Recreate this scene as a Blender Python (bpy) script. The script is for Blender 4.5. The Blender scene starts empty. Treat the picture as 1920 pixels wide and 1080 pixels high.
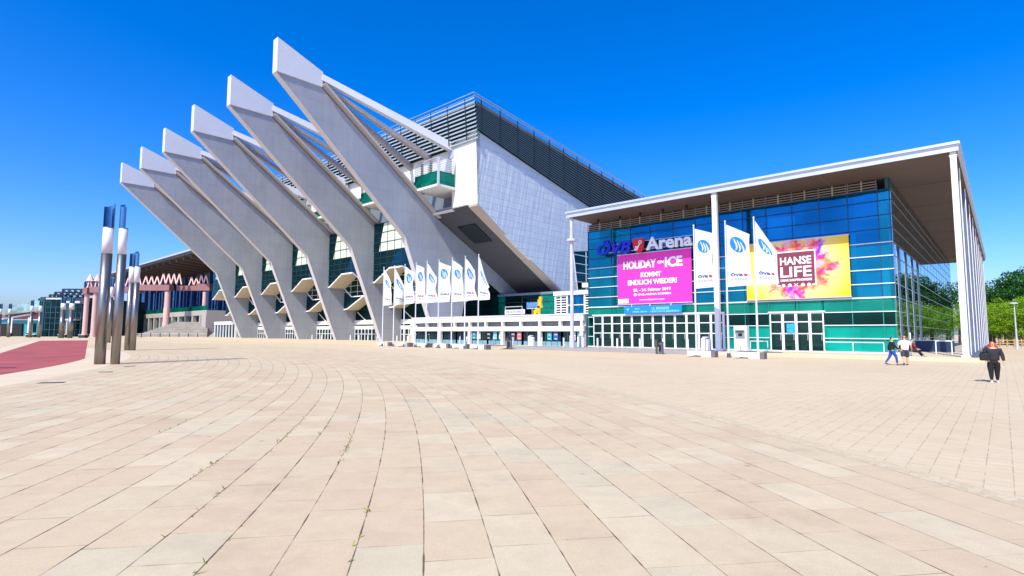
import bpy, bmesh, math, random
from mathutils import Vector, Matrix
random.seed(7)
R_ = math.radians
C = bpy.context.scene.collection
scn = bpy.context.scene

# ------------------------------------------------------------------ camera
PITCH, ROLL, CAMH = R_(4.77), R_(0.22), 1.85
cd = bpy.data.cameras.new('camera'); cam = bpy.data.objects.new('camera', cd); C.objects.link(cam)
cd.sensor_width = 36.0; cd.lens = 1013.0 / 1920.0 * 36.0; cd.clip_start = 0.1; cd.clip_end = 6000
fw = Vector((0, math.cos(PITCH), math.sin(PITCH))); rt = Vector((1, 0, 0)); up = rt.cross(fw)
rt2 = rt * math.cos(ROLL) + up * math.sin(ROLL); up2 = rt2.cross(fw)
m = Matrix((rt2, up2, -fw)).transposed().to_4x4(); m.translation = Vector((0, 0, CAMH)); cam.matrix_world = m
scn.camera = cam

# ------------------------------------------------------------------ sky and sun
SUN_AZ, SUN_EL = R_(208.0), R_(47.0)          # azimuth clockwise from +Y
wd = bpy.data.worlds.new('World'); scn.world = wd; wd.use_nodes = True
nt = wd.node_tree; nt.nodes.clear()
sky = nt.nodes.new('ShaderNodeTexSky'); sky.sky_type = 'NISHITA'; sky.sun_disc = False
sky.sun_elevation = SUN_EL; sky.sun_rotation = SUN_AZ; sky.air_density = 1.0; sky.dust_density = 1.5; sky.ozone_density = 3.0
hs = nt.nodes.new('ShaderNodeHueSaturation'); hs.inputs['Saturation'].default_value = 1.52; hs.inputs['Hue'].default_value = 0.5
bg = nt.nodes.new('ShaderNodeBackground'); bg.inputs['Strength'].default_value = 0.135
ow = nt.nodes.new('ShaderNodeOutputWorld')
mu = nt.nodes.new('ShaderNodeMix'); mu.data_type = 'RGBA'; mu.blend_type = 'MULTIPLY'; mu.inputs[0].default_value = 1.0; mu.inputs[7].default_value = (0.94, 1.07, 1.55, 1)
nt.links.new(sky.outputs[0], hs.inputs['Color']); nt.links.new(hs.outputs[0], mu.inputs[6]); nt.links.new(mu.outputs[2], bg.inputs['Color']); nt.links.new(bg.outputs[0], ow.inputs['Surface'])
sd = bpy.data.lights.new('sun', 'SUN'); sd.energy = 4.45; sd.angle = R_(0.5); sd.color = (1.0, 0.93, 0.74)
sun = bpy.data.objects.new('sun', sd); C.objects.link(sun)
sv = Vector((math.sin(SUN_AZ) * math.cos(SUN_EL), math.cos(SUN_AZ) * math.cos(SUN_EL), math.sin(SUN_EL)))
sun.rotation_euler = sv.to_track_quat('Z', 'Y').to_euler(); sun.location = sv * 300
scn.view_settings.view_transform = 'Standard'; scn.view_settings.look = 'None'
scn.view_settings.exposure = 0.3; scn.view_settings.gamma = 1.0
scn.render.resolution_x = 1024; scn.render.resolution_y = 576

# ------------------------------------------------------------------ frame of the building: x = -s (to the right along the fronts), y = t (away)
TH = R_(47.8)
A = Vector((-math.sin(TH), math.cos(TH), 0)); B = Vector((math.cos(TH), math.sin(TH), 0)); P0 = Vector((31.0, 37.0, 0))
ROTZ = math.atan2(-A.y, -A.x)
def W(s, t, z=0.0): return P0 + A * s + B * t + Vector((0, 0, z))

# ------------------------------------------------------------------ materials
def srgb(h):
    h = h.lstrip('#'); v = [int(h[i:i+2], 16) / 255 for i in (0, 2, 4)]
    return tuple((c / 12.92 if c <= 0.04045 else ((c + 0.055) / 1.055) ** 2.4) for c in v)
class G:
    """small node-graph writer"""
    def __init__(s, name):
        s.m = bpy.data.materials.new(name); s.m.use_nodes = True; s.t = s.m.node_tree; s.t.nodes.clear()
        s.out = s.n('ShaderNodeOutputMaterial')
    def n(s, k, **kw):
        o = s.t.nodes.new(k)
        for a, b in kw.items(): setattr(o, a, b)
        return o
    def put(s, sock, v):
        if isinstance(v, bpy.types.NodeSocket): s.t.links.new(v, sock)
        elif isinstance(v, tuple) and len(v) == 3 and sock.type == 'RGBA': sock.default_value = (*v, 1)
        else: sock.default_value = v
    def math(s, op, a, b=0.0, c=None):
        o = s.n('ShaderNodeMath', operation=op); s.put(o.inputs[0], a); s.put(o.inputs[1], b)
        if c is not None: s.put(o.inputs[2], c)
        return o.outputs[0]
    def mix(s, f, a, b, mode='MIX'):
        o = s.n('ShaderNodeMix', data_type='RGBA', blend_type=mode); s.put(o.inputs[0], f); s.put(o.inputs[6], a); s.put(o.inputs[7], b)
        return o.outputs[2]
    def noise(s, vec, scale, detail=4, rough=0.55, dim='3D'):
        o = s.n('ShaderNodeTexNoise', noise_dimensions=dim)
        if vec is not None: s.put(o.inputs['Vector'], vec)
        o.inputs['Scale'].default_value = scale; o.inputs['Detail'].default_value = detail; o.inputs['Roughness'].default_value = rough
        return o
    def ramp(s, f, stops, interp='LINEAR'):
        o = s.n('ShaderNodeValToRGB'); cr = o.color_ramp; cr.interpolation = interp
        while len(cr.elements) < len(stops): cr.elements.new(0.5)
        for e, (p, c) in zip(cr.elements, stops): e.position = p; e.color = (*c, 1) if len(c) == 3 else c
        s.put(o.inputs[0], f); return o.outputs[0]
    def maprange(s, v, a, b, c=0.0, d=1.0):
        o = s.n('ShaderNodeMapRange'); s.put(o.inputs[0], v)
        for i, x in enumerate((a, b, c, d)): o.inputs[i+1].default_value = x
        return o.outputs[0]
    def coord(s, which='Object'): return s.n('ShaderNodeTexCoord').outputs[which]
    def xyz(s, v):
        o = s.n('ShaderNodeSeparateXYZ'); s.put(o.inputs[0], v); return o.outputs
    def comb(s, x, y, z=0.0):
        o = s.n('ShaderNodeCombineXYZ'); s.put(o.inputs[0], x); s.put(o.inputs[1], y); s.put(o.inputs[2], z); return o.outputs[0]
    def bump(s, h, strength=0.3, dist=0.02):
        o = s.n('ShaderNodeBump'); o.inputs['Strength'].default_value = strength; o.inputs['Distance'].default_value = dist; s.put(o.inputs['Height'], h); return o.outputs[0]
    def bsdf(s, col, rough=0.6, metal=0.0, normal=None, spec=0.5, **kw):
        o = s.n('ShaderNodeBsdfPrincipled'); s.put(o.inputs['Base Color'], col); s.put(o.inputs['Roughness'], rough); s.put(o.inputs['Metallic'], metal)
        s.put(o.inputs['Specular IOR Level'], spec)
        if normal is not None: s.put(o.inputs['Normal'], normal)
        for k, v in kw.items(): s.put(o.inputs[k], v)
        return o.outputs[0]
    def done(s, sh): s.t.links.new(sh, s.out.inputs[0]); return s.m
MATS = {}
def mat(name, col, rough=0.6, metal=0.0, var=0.12, scale=1.5, bump=0.0, bscale=40, spec=0.5):
    if name in MATS: return MATS[name]
    g = G(name); co = g.coord()
    if isinstance(col, str): col = srgb(col)
    n = g.noise(co, scale, 5)
    d = tuple(c * (1 - var) for c in col); l = tuple(min(1, c * (1 + var)) for c in col)
    c = g.mix(g.maprange(n.outputs[0], 0.3, 0.7), d, l)
    nm = None
    if bump: nm = g.bump(g.noise(co, bscale, 3).outputs[0], bump, 0.02)
    MATS[name] = g.done(g.bsdf(c, rough, metal, nm, spec)); return MATS[name]

# ------------------------------------------------------------------ mesh helpers
class MB:
    def __init__(s): s.v = []; s.f = []; s.mi = []; s.cur = 0
    def add(s, vs, fs):
        o = len(s.v); s.v += [tuple(v) for v in vs]; s.f += [tuple(i + o for i in f) for f in fs]; s.mi += [s.cur] * len(fs); return s
    def box(s, x0, x1, y0, y1, z0, z1):
        return s.add([(x, y, z) for x in (x0, x1) for y in (y0, y1) for z in (z0, z1)],
                     [(0,1,3,2),(4,6,7,5),(0,4,5,1),(2,3,7,6),(0,2,6,4),(1,5,7,3)])
    def prism(s, poly, lo, hi, ax='x'):
        """poly in the two other axes (x: (y,z); y: (x,z); z: (x,y)) extruded lo..hi"""
        n = len(poly)
        def P(a, b, c): return (c, a, b) if ax == 'x' else ((a, c, b) if ax == 'y' else (a, b, c))
        vs = [P(a, b, lo) for a, b in poly] + [P(a, b, hi) for a, b in poly]
        fs = [tuple(range(n))[::-1], tuple(range(n, 2*n))] + [(i, (i+1) % n, n + (i+1) % n, n + i) for i in range(n)]
        return s.add(vs, fs)
    def beam(s, p, q, w0, h0, w1=None, h1=None):
        """rectangular bar from p to q, w across, h in height"""
        p = Vector(p); q = Vector(q); d = (q - p).normalized()
        side = d.cross(Vector((0, 0, 1))); side = Vector((1, 0, 0)) if side.length < 1e-4 else side.normalized()
        u = side.cross(d).normalized(); w1 = w0 if w1 is None else w1; h1 = h0 if h1 is None else h1; vs = []
        for c, w, h in ((p, w0, h0), (q, w1, h1)):
            vs += [c + side*w/2 + u*h/2, c - side*w/2 + u*h/2, c - side*w/2 - u*h/2, c + side*w/2 - u*h/2]
        return s.add(vs, [(0,1,2,3),(7,6,5,4),(0,4,5,1),(1,5,6,2),(2,6,7,3),(3,7,4,0)])
    def tube(s, p, q, r0, r1=None, n=12, cap=True):
        p = Vector(p); q = Vector(q); d = (q - p).normalized(); r1 = r0 if r1 is None else r1
        x = d.orthogonal().normalized(); y = d.cross(x); vs = []
        for c, r in ((p, r0), (q, r1)):
            vs += [c + (x * math.cos(2*math.pi*i/n) + y * math.sin(2*math.pi*i/n)) * r for i in range(n)]
        fs = [(i, (i+1) % n, n + (i+1) % n, n + i) for i in range(n)]
        if cap: fs += [tuple(range(n))[::-1], tuple(range(n, 2*n))]
        return s.add(vs, fs)
    def quad(s, a, b, c, d): return s.add([a, b, c, d], [(0, 1, 2, 3)])
    def ball(s, c, r, n=10, sz=1.0):
        vs = []; fs = []; m = n // 2
        for j in range(m + 1):
            th = math.pi * j / m
            for i in range(n): vs.append((c[0] + r*math.sin(th)*math.cos(2*math.pi*i/n), c[1] + r*math.sin(th)*math.sin(2*math.pi*i/n), c[2] + sz*r*math.cos(th)))
        for j in range(m):
            for i in range(n): fs.append((j*n+i, j*n+(i+1) % n, (j+1)*n+(i+1) % n, (j+1)*n+i))
        return s.add(vs, fs)
    def build(s, name, mats, parent=None, smooth=False, fix=True, bevel=0.0):
        me = bpy.data.meshes.new(name); me.from_pydata(s.v, [], s.f)
        if not isinstance(mats, (list, tuple)): mats = [mats]
        for m_ in mats: me.materials.append(m_)
        for p, i in zip(me.polygons, s.mi): p.material_index = i; p.use_smooth = smooth
        if fix or bevel:
            bm = bmesh.new(); bm.from_mesh(me)
            if smooth: bmesh.ops.remove_doubles(bm, verts=bm.verts, dist=1e-5)
            if bevel: bmesh.ops.bevel(bm, geom=bm.edges[:], offset=bevel, segments=1, affect='EDGES', profile=0.7)
            bmesh.ops.recalc_face_normals(bm, faces=bm.faces); bm.to_mesh(me); bm.free()
        o = bpy.data.objects.new(name, me); C.objects.link(o)
        if parent: o.parent = parent
        return o
def tag(o, label=None, cat=None, group=None, kind=None):
    if label: o['label'] = label
    if cat: o['category'] = cat
    if group: o['group'] = group
    if kind: o['kind'] = kind
    return o
def thing(name, label, cat, loc=(0,0,0), rz=0.0, group=None):
    o = bpy.data.objects.new(name, None); C.objects.link(o); o.empty_display_size = 0.3
    o.location = loc; o.rotation_euler = (0, 0, rz); return tag(o, label, cat, group)
def copy_tree(o, parent=None):
    c = o.copy(); C.objects.link(c); c.parent = parent
    for ch in list(o.children): copy_tree(ch, c)
    return c
def struct(name, mb, m_, fix=True): return tag(mb.build(name, m_, fix=fix), kind='structure')
_TC = {}
def text_verts(body, bold=0.0, extrude=0.0, shear=0.0, space=1.0):
    """built-in font outline turned into plain mesh data (verts, faces), normalised to start at 0,0"""
    key = (body, bold, extrude, shear, space)
    if key in _TC: return _TC[key]
    cu = bpy.data.curves.new('t', 'FONT'); cu.body = body; cu.offset = bold; cu.extrude = extrude; cu.shear = shear; cu.space_character = space
    cu.resolution_u = 3; o = bpy.data.objects.new('t', cu); C.objects.link(o)
    dg = bpy.context.evaluated_depsgraph_get(); me = bpy.data.meshes.new_from_object(o.evaluated_get(dg))
    vs = [v.co.copy() for v in me.vertices]; fs = [tuple(p.vertices) for p in me.polygons]
    bpy.data.objects.remove(o); bpy.data.curves.remove(cu); bpy.data.meshes.remove(me)
    x0 = min(v.x for v in vs); y0 = min(v.y for v in vs); x1 = max(v.x for v in vs); y1 = max(v.y for v in vs)
    _TC[key] = ([Vector((v.x - x0, v.y - y0, v.z)) for v in vs], fs, x1 - x0, y1 - y0); return _TC[key]
def put_text(mb, body, x0, x1, z0, z1, y, bold=0.02, depth=0.0, shear=0.0, space=1.0):
    """text stretched into the box x0..x1, z0..z1 of a wall facing -y"""
    vs, fs, w, h = text_verts(body, bold, 0.5 if depth else 0.0, shear, space)
    mb.add([(x0 + v.x / w * (x1 - x0), y - v.z * depth * 2, z0 + v.y / h * (z1 - z0)) for v in vs], fs); return mb
# ================================================================== GROUND
CX, CY = -103.8, -11.6; RW = 0.575; RI, RO = 91.7, 91.7 + 0.575 * 33
def m_rings():
    g = G('ring_slabs'); uv = g.n('ShaderNodeUVMap').outputs[0]; x, y, _ = g.xyz(uv)
    ring = g.math('FLOOR', y); fy = g.math('FRACT', y)
    wn = g.n('ShaderNodeTexWhiteNoise', noise_dimensions='1D'); g.put(wn.inputs['W'], ring)
    wn2 = g.n('ShaderNodeTexWhiteNoise', noise_dimensions='1D'); g.put(wn2.inputs['W'], g.math('ADD', ring, 50.5))
    L = g.math('MULTIPLY_ADD', wn.outputs[0], 0.35, 0.78)
    warp = g.noise(g.comb(g.math('MULTIPLY', x, 0.8), ring, 0.0), 1.0, 1); 
    xs = g.math('ADD', g.math('ADD', g.math('DIVIDE', x, L), g.math('MULTIPLY', wn2.outputs[0], 9.0)), g.math('MULTIPLY', warp.outputs[0], 0.5))
    sl = g.math('FLOOR', xs); fx = g.math('FRACT', xs)
    cn = g.n('ShaderNodeTexWhiteNoise', noise_dimensions='2D'); g.put(cn.inputs['Vector'], g.comb(sl, ring))
    big = g.noise(g.comb(g.math('MULTIPLY', x, 0.2), g.math('MULTIPLY', y, 0.12)), 1.0, 2)
    f = g.math('MULTIPLY_ADD', cn.outputs[0], 0.75, g.math('MULTIPLY', g.math('SUBTRACT', big.outputs[0], 0.38), 1.1))
    col = g.ramp(f, [(0.0, srgb('#c4ac88')), (0.2, srgb('#cdb590')), (0.4, srgb('#cfb991')), (0.58, srgb('#cdbb94')), (0.74, srgb('#d6c59f')), (0.9, srgb('#c8bd99')), (1.0, srgb('#ccb78f'))])
    col = g.mix(0.13, col, srgb('#a98f68'))
    ob = g.coord('Object')
    grain = g.noise(ob, 90, 3, 0.7); blot = g.noise(ob, 3.0, 6, 0.7)
    col = g.mix(g.maprange(grain.outputs[0], 0.25, 0.75), g.mix(0.14, col, srgb('#6d5f50')), g.mix(0.16, col, (0.92, 0.88, 0.8)))
    col = g.mix(g.maprange(blot.outputs[0], 0.35, 0.75, 0.0, 0.30), col, srgb('#a88f78'))
    spk = g.n('ShaderNodeTexVoronoi'); g.put(spk.inputs['Vector'], ob); spk.inputs['Scale'].default_value = 2.2
    col = g.mix(g.maprange(spk.outputs['Distance'], 0.012, 0.03, 0.75, 0.0), col, srgb('#5b5046'))
    st = g.noise(ob, .55, 6, .7); col = g.mix(g.maprange(st.outputs[0], .52, .72, 0, .34), col, srgb('#96806a'))
    sp2 = g.n('ShaderNodeTexVoronoi'); g.put(sp2.inputs['Vector'], ob); sp2.inputs['Scale'].default_value = 0.8; col = g.mix(g.maprange(sp2.outputs['Distance'], 0.02, 0.05, 0.5, 0.0), col, srgb('#75675a'))
    jn = g.noise(ob, 2.2, 3); jw = g.math('MULTIPLY', g.maprange(jn.outputs[0], 0.35, 0.7, 0.006, 0.024), g.maprange(ring, 4, 26, 1.15, 0.6))
    jl = g.math('LESS_THAN', g.math('ABSOLUTE', g.math('SUBTRACT', g.math('FRACT', g.math('ADD', y, 0.5)), 0.5)), jw)
    jc = g.math('LESS_THAN', g.math('ABSOLUTE', g.math('SUBTRACT', g.math('FRACT', g.math('ADD', xs, 0.5)), 0.5)), g.math('MULTIPLY', jw, 0.35))
    jcol = g.mix(g.maprange(g.noise(ob, 0.9, 2).outputs[0], 0.62, 0.68), srgb('#5f4e40'), srgb('#6b6a1e'))
    col = g.mix(g.math('MULTIPLY', jl, g.maprange(jn.outputs[0], 0.35, 0.6, 0.55, 0.95)), col, jcol)
    col = g.mix(g.math('MULTIPLY', jc, g.maprange(jn.outputs[0], 0.35, 0.6, 0.3, 0.7)), col, jcol)
    j = g.math('MAXIMUM', jl, jc)
    h = g.math('SUBTRACT', g.math('MULTIPLY', grain.outputs[0], 0.12), j)
    h = g.math('ADD', h, g.math('MULTIPLY', cn.outputs[0], 0.1))
    return g.done(g.bsdf(col, 0.82, 0, g.bump(h, 0.35, 0.01), 0.25))
def m_blocks():
    g = G('block_paving'); ob = g.coord('Object')
    mp = g.n('ShaderNodeMapping'); g.put(mp.inputs['Vector'], ob); mp.inputs['Rotation'].default_value = (0, 0, -TH)
    br = g.n('ShaderNodeTexBrick'); g.put(br.inputs['Vector'], mp.outputs[0])
    br.inputs['Color1'].default_value = (*srgb('#d0bf9f'), 1); br.inputs['Color2'].default_value = (*srgb('#ccb998'), 1); br.inputs['Mortar'].default_value = (*srgb('#a48f72'), 1)
    br.inputs['Scale'].default_value = 1.0; br.inputs['Mortar Size'].default_value = 0.008; br.inputs['Brick Width'].default_value = 0.28; br.inputs['Row Height'].default_value = 0.28
    br.offset = 0.5
    n = g.noise(ob, 0.12, 5, 0.6); n2 = g.noise(ob, 60, 3, 0.7); n3 = g.noise(ob, 1.3, 5, 0.65)
    nd = g.noise(ob, 3.1, 2); bc = g.mix(g.maprange(nd.outputs[0], .42, .55, .85, 0.0), br.outputs['Color'], srgb('#cebc9b'))
    col = g.mix(g.maprange(n.outputs[0], 0.35, 0.65, 0, 0.35), bc, srgb('#dccbab'))
    col = g.mix(g.maprange(n3.outputs[0], 0.4, 0.75, 0, 0.22), col, srgb('#b29a7c'))
    col = g.mix(g.maprange(n2.outputs[0], 0.3, 0.7, 0, 0.14), col, srgb('#8d7c68'))
    st = g.noise(ob, .35, 6, .7); col = g.mix(g.maprange(st.outputs[0], .55, .75, 0, .25), col, srgb('#a08a70'))
    return g.done(g.bsdf(col, 0.85, 0, g.bump(n2.outputs[0], 0.15, 0.01), 0.2))
def m_cobble():
    g = G('cobble_strip'); ob = g.coord('Object')
    v = g.n('ShaderNodeTexVoronoi', feature='DISTANCE_TO_EDGE'); g.put(v.inputs['Vector'], ob); v.inputs['Scale'].default_value = 9
    v2 = g.n('ShaderNodeTexVoronoi'); g.put(v2.inputs['Vector'], ob); v2.inputs['Scale'].default_value = 9
    col = g.mix(g.xyz(v2.outputs['Color'])[0], srgb('#bfae8e'), srgb('#cbbc9c'))
    col = g.mix(g.maprange(v.outputs['Distance'], 0.01, 0.05, 0.4, 0.0), col, srgb('#978870'))
    return g.done(g.bsdf(col, 0.85, 0, g.bump(v.outputs['Distance'], 0.4, 0.02), 0.2))
m_ground = m_blocks()
m_white_slab = mat('pale_concrete_slabs', '#d2bf9f', 0.85, var=0.06, scale=0.6)
m_red = mat('red_asphalt', '#a04c4a', 0.9, var=0.3, scale=0.35, bump=0.3)
m_greyp = mat('grey_asphalt', '#9a958f', 0.9, var=0.08, scale=0.9, bump=0.2)

gb = MB(); N = 26                                    # one sheet to the horizon
gb.add([(-3000 + 6000*i/N, -3000 + 6000*j/N, 0) for j in range(N+1) for i in range(N+1)], [(j*(N+1)+i, j*(N+1)+i+1, (j+1)*(N+1)+i+1, (j+1)*(N+1)+i) for j in range(N) for i in range(N)])
struct('plaza_ground', gb, m_ground)
def annulus(name, r0, r1, a0, a1, z, m_, n=220):
    me = bpy.data.meshes.new(name); vs = []; fs = []; uv = []
    for i in range(n + 1):
        th = a0 + (a1 - a0) * i / n
        for r in (r0, r1): vs.append((CX + r*math.cos(th), CY + r*math.sin(th), z)); uv.append((th * 101.0, (r - r0) / RW))
    for i in range(n): fs.append((2*i, 2*i+1, 2*i+3, 2*i+2))
    me.from_pydata(vs, [], fs); me.materials.append(m_); l = me.uv_layers.new(name='UVMap')
    for p in me.polygons:
        for li in p.loop_indices: l.data[li].uv = uv[me.loops[li].vertex_index]
    o = bpy.data.objects.new(name, me); C.objects.link(o); return tag(o, kind='structure')
annulus('ring_paving', RI, RO, R_(-22), R_(63), 0.004, m_rings(), 300)
annulus('cobble_gutter', RO + 0.003, RO + 0.34, R_(-22), R_(63), 0.004, m_cobble(), 300)
annulus('pale_border_path', 89.2, RI - 0.003, R_(-22), R_(63), 0.004, m_white_slab, 300)
# red cycle lane, inside the rings, ending in a straight edge
vs = []
for i in range(41):
    th = R_(-10) + (R_(33.3) - R_(-10)) * i / 40; vs.append((CX + 89.15*math.cos(th), CY + 89.15*math.sin(th)))
red = vs + [(-89.3, 114.4), (-91.9, 105.8), (-42.3, 44.9), (-36.0, 33.0), (-30.0, 10.0), (-28.0, -20)]
rb = MB(); rb.add([(x, y, 0.006) for x, y in red], [tuple(range(len(red)))]); struct('red_cycle_lane', rb, m_red, fix=False)
eb = MB()
for p, q in (((-89.3,114.4),(-91.9,105.8)), ((-91.9,105.8),(-42.3,44.9)), ((-42.3,44.9),(-36.0,33.0)), ((-36,33),(-30,10))):
    d = Vector((q[0]-p[0], q[1]-p[1], 0)).normalized(); nn = Vector((d.y, -d.x, 0)) * 1.3
    eb.quad((p[0], p[1], .009), (q[0], q[1], .009), (q[0]+nn.x, q[1]+nn.y, .009), (p[0]+nn.x, p[1]+nn.y, .009))
struct('pale_kerb_strip', eb, m_white_slab, fix=False)
# raised base of the buildings: grey step at the foyer, ramps further left
def P3(x, y, z): return W(-x, y, z)
pb = MB(); FZ = 0.30
def fquad(mb, pts): mb.add([W(s, t, z) for s, t, z in pts], [tuple(range(len(pts)))])
fquad(pb, [(-.9, -.4, FZ), (-.9, 86, FZ), (330, 86, FZ), (330, 0, FZ), (17, 0, FZ), (17, -.4, FZ)])
fquad(pb, [(-.9, -.4, -.1), (-.9, -.4, FZ), (17, -.4, FZ), (17, -.4, -.1)])
fquad(pb, [(-.9, -.4, -.1), (-.9, -.4, FZ), (-.9, 86, FZ), (-.9, 86, -.1)])
struct('building_forecourt', pb, mat('forecourt_slabs', '#cbbba0', 0.85, var=0.06, scale=0.5))
rp = MB(); fquad(rp, [(17, -1.7, 0.0), (17, 0, FZ), (41, 0, FZ), (41, -1.7, 0.0)]); fquad(rp, [(17, -1.7, 0), (17, 0, FZ), (17, 0, 0)])
fquad(rp, [(17, 0, FZ+.004), (17, 4.4, FZ+.004), (41, 4.4, FZ+.004), (41, 0, FZ+.004)])
struct('grey_entrance_ramp', rp, m_greyp)
rp = MB(); fquad(rp, [(41, -3.2, 0.0), (41, 0, FZ), (330, 0, FZ), (330, -3.2, 0.0)]); struct('forecourt_ramp', rp, m_ground)

# ================================================================== COMMON MATERIALS
m_white = mat('white_paint', '#e4e6ea', 0.45, var=0.03)
m_steel = mat('light_steel', '#c9ced6', 0.35, 0.4, var=0.05)
m_alu = mat('brushed_steel', '#7f8790', 0.3, 0.9, var=0.15, scale=3)
m_soffit = mat('brown_soffit', '#5d4e48', 0.75, var=0.08, scale=0.3)
m_dark = mat('dark_metal', '#20262e', 0.5, 0.3)
m_black = mat('black_rubber', '#101114', 0.7)
def m_glass(name, refl, tint, base, fac=0.55, rough=0.02, wob=0.02, bw=0.45, vary=True):
    """coloured facade glass: part mirror, part see-through, part body colour"""
    if name in MATS: return MATS[name]
    g = G(name); co = g.coord()
    nm = g.bump(g.noise(co, 0.35, 2).outputs[0], wob, 1.0)
    x_, y_, z_ = g.xyz(co); wn = g.n('ShaderNodeTexWhiteNoise', noise_dimensions='3D'); g.put(wn.inputs['Vector'], g.comb(g.math('FLOOR', g.math('MULTIPLY', x_, .43)), g.math('FLOOR', g.math('MULTIPLY', y_, .25)), g.math('FLOOR', g.math('MULTIPLY', z_, .87))))
    vr = g.math('MULTIPLY_ADD', wn.outputs[0], .34, .80); big = g.maprange(g.noise(co, .16, 3).outputs[0], .35, .65, .75, 1.2); vr = g.math('MULTIPLY', vr, big)
    refl = g.mix(1.0, refl, g.comb(vr, vr, vr), 'MULTIPLY') if vary else refl; base = g.mix(1.0, base, g.comb(vr, vr, vr), 'MULTIPLY')
    gl = g.n('ShaderNodeBsdfGlossy'); g.put(gl.inputs['Color'], refl); gl.inputs['Roughness'].default_value = rough; g.put(gl.inputs['Normal'], nm)
    tr = g.n('ShaderNodeBsdfTransparent'); g.put(tr.inputs['Color'], tint)
    df = g.n('ShaderNodeBsdfDiffuse'); g.put(df.inputs['Color'], base)
    m1 = g.n('ShaderNodeMixShader'); m1.inputs[0].default_value = bw; g.put(m1.inputs[1], tr.outputs[0]); g.put(m1.inputs[2], df.outputs[0])
    m2 = g.n('ShaderNodeMixShader'); fr = g.n('ShaderNodeFresnel'); fr.inputs[0].default_value = 1.5
    g.put(m2.inputs[0], g.math('MINIMUM', g.math('ADD', fr.outputs[0], fac), 1.0)); g.put(m2.inputs[1], m1.outputs[0]); g.put(m2.inputs[2], gl.outputs[0])
    MATS[name] = g.done(m2.outputs[0]); return MATS[name]
g_blue = m_glass('blue_facade_glass', srgb('#2388bc'), srgb('#58b4d8'), srgb('#0c72b4'), 0.42, bw=0.35, wob=0.03)
g_mid = m_glass('mid_facade_glass', srgb('#2ba0c4'), srgb('#68c8dc'), srgb('#0c80ac'), 0.30, bw=0.34, wob=0.03)
g_cyan = m_glass('cyan_facade_glass', srgb('#35aec8'), srgb('#7fe0e8'), srgb('#0c88a0'), 0.26, bw=0.32, wob=0.03)
g_teal = m_glass('teal_facade_glass', srgb('#3fb4b8'), srgb('#5fe0cc'), srgb('#12b09e'), 0.10, bw=0.68)
g_green = m_glass('green_facade_glass', srgb('#5fc4c0'), srgb('#60d8c0'), srgb('#0fa08c'), 0.12, bw=0.5)
g_dark = m_glass('dark_glass', srgb('#4c8c94'), srgb('#3c7470'), srgb('#0c2a2a'), 0.12)
g_side = m_glass('side_facade_glass', srgb('#c4d8e6'), srgb('#5f9fb0'), srgb('#081c28'), 0.48, wob=0.0, rough=0.0, vary=False)
g_door = m_glass('door_glass', srgb('#6f9ca4'), srgb('#4f8c86'), srgb('#1a403c'), 0.12)

# ================================================================== GLASS FOYER (roof s 0..33.6, t 0..77)
foyer = thing('glass_foyer', 'blue and teal glass foyer under a flat projecting roof on tall white columns', 'building', W(0, 0, 0), ROTZ)
MUL = [4.47, 5.30, 7.47, 9.65, 11.87, 14.12, 16.28, 18.54, 21.0, 23.44, 26.09, 28.51, 30.99, 34.15]
ROWZ = [0.30, 1.52, 2.64, 3.75, 4.91, 6.05, 7.22, 8.33, 9.45, 10.6, 11.75, 12.95, 13.85]
RB, RT, GT = 14.78, 15.35, 5.0
RX0, RX1, RY1 = -33.75, 0.25, 77.0
b = MB(); b.box(RX0+.15, RX1-.15, .15, RY1, RB+.14, RT-.05); b.build('roof', mat('roof_grey', '#9a9da2', .7), foyer)
b = MB(); b.box(RX0+.12, RX1-.12, .12, RY1-.05, RB, RB+.138); sf = b.build('soffit', m_soffit, foyer)
b = MB()
for k in range(1, 8): b.box(RX0+.4, RX1-.4, k*9.6-.05, k*9.6+.05, RB-.03, RB-.002)
for k in range(1, 4): b.box(RX0 + k*8.4-.05, RX0 + k*8.4+.05, .4, 76, RB-.033, RB-.004)
b.build('panel_joint', mat('joint_brown', '#6d5d55', .8), sf)
b = MB(); b.box(RX0, RX1, 0, .115, RB+.30, RT); b.box(RX0-.05, RX1+.05, -.12, .0, RT-.16, RT+.03); b.box(RX0, RX1, .02, .11, RB-.06, RB+.10); b.box(RX0, RX1, .05, .1, RB+.10, RB+.30)
b.box(RX1-.115, RX1, .12, RY1, RB+.05, RT); b.box(RX1-.002, RX1+.1, 0, RY1, RT-.16, RT+.03); b.box(RX0, RX0+.115, .12, RY1, RB+.05, RT)
b.build('fascia', m_steel, foyer)
b = MB()
for x in [-(s) for s in (31.6, 28.8, 26.3, 23.7, 21.1, 18.6)]: b.tube((x, 3.3, RB), (x, 3.3, RB-.35), .12, .12, 8)
for i in range(6):
    for y in (14, 30): pass
b.build('downlight', m_dark, foyer)
def col_front(x, w=.5, d=.7, y0=.25, z0=FZ):
    c = MB(); c.box(x-w/2, x+w/2, y0, y0+d, z0, RB-.002); c.box(x-w/2-.08, x+w/2+.08, y0-.08, y0+d+.08, z0, z0+.12)
    c.box(x-w/2-.05, x+w/2+.05, y0-.04, y0+d+.04, RB-.35, RB-.25); return c.build('column', m_white, foyer, bevel=.02)
col_front(-.08, .36, .36); col_front(-17.15, .42, .42)
c = MB(); c.tube((-33.3, .45, FZ), (-33.3, .45, RB), .21, .19, 14); c.tube((-33.3, .45, 12.1), (-33.3, .45, 12.35), .55, .55, 14); c.tube((-33.3,.45,FZ), (-33.3,.45,FZ+1.3), .3, .3, 14)
c.build('column', mat('grey_paint', '#b9bcc9', .5), foyer, smooth=False)
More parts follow.
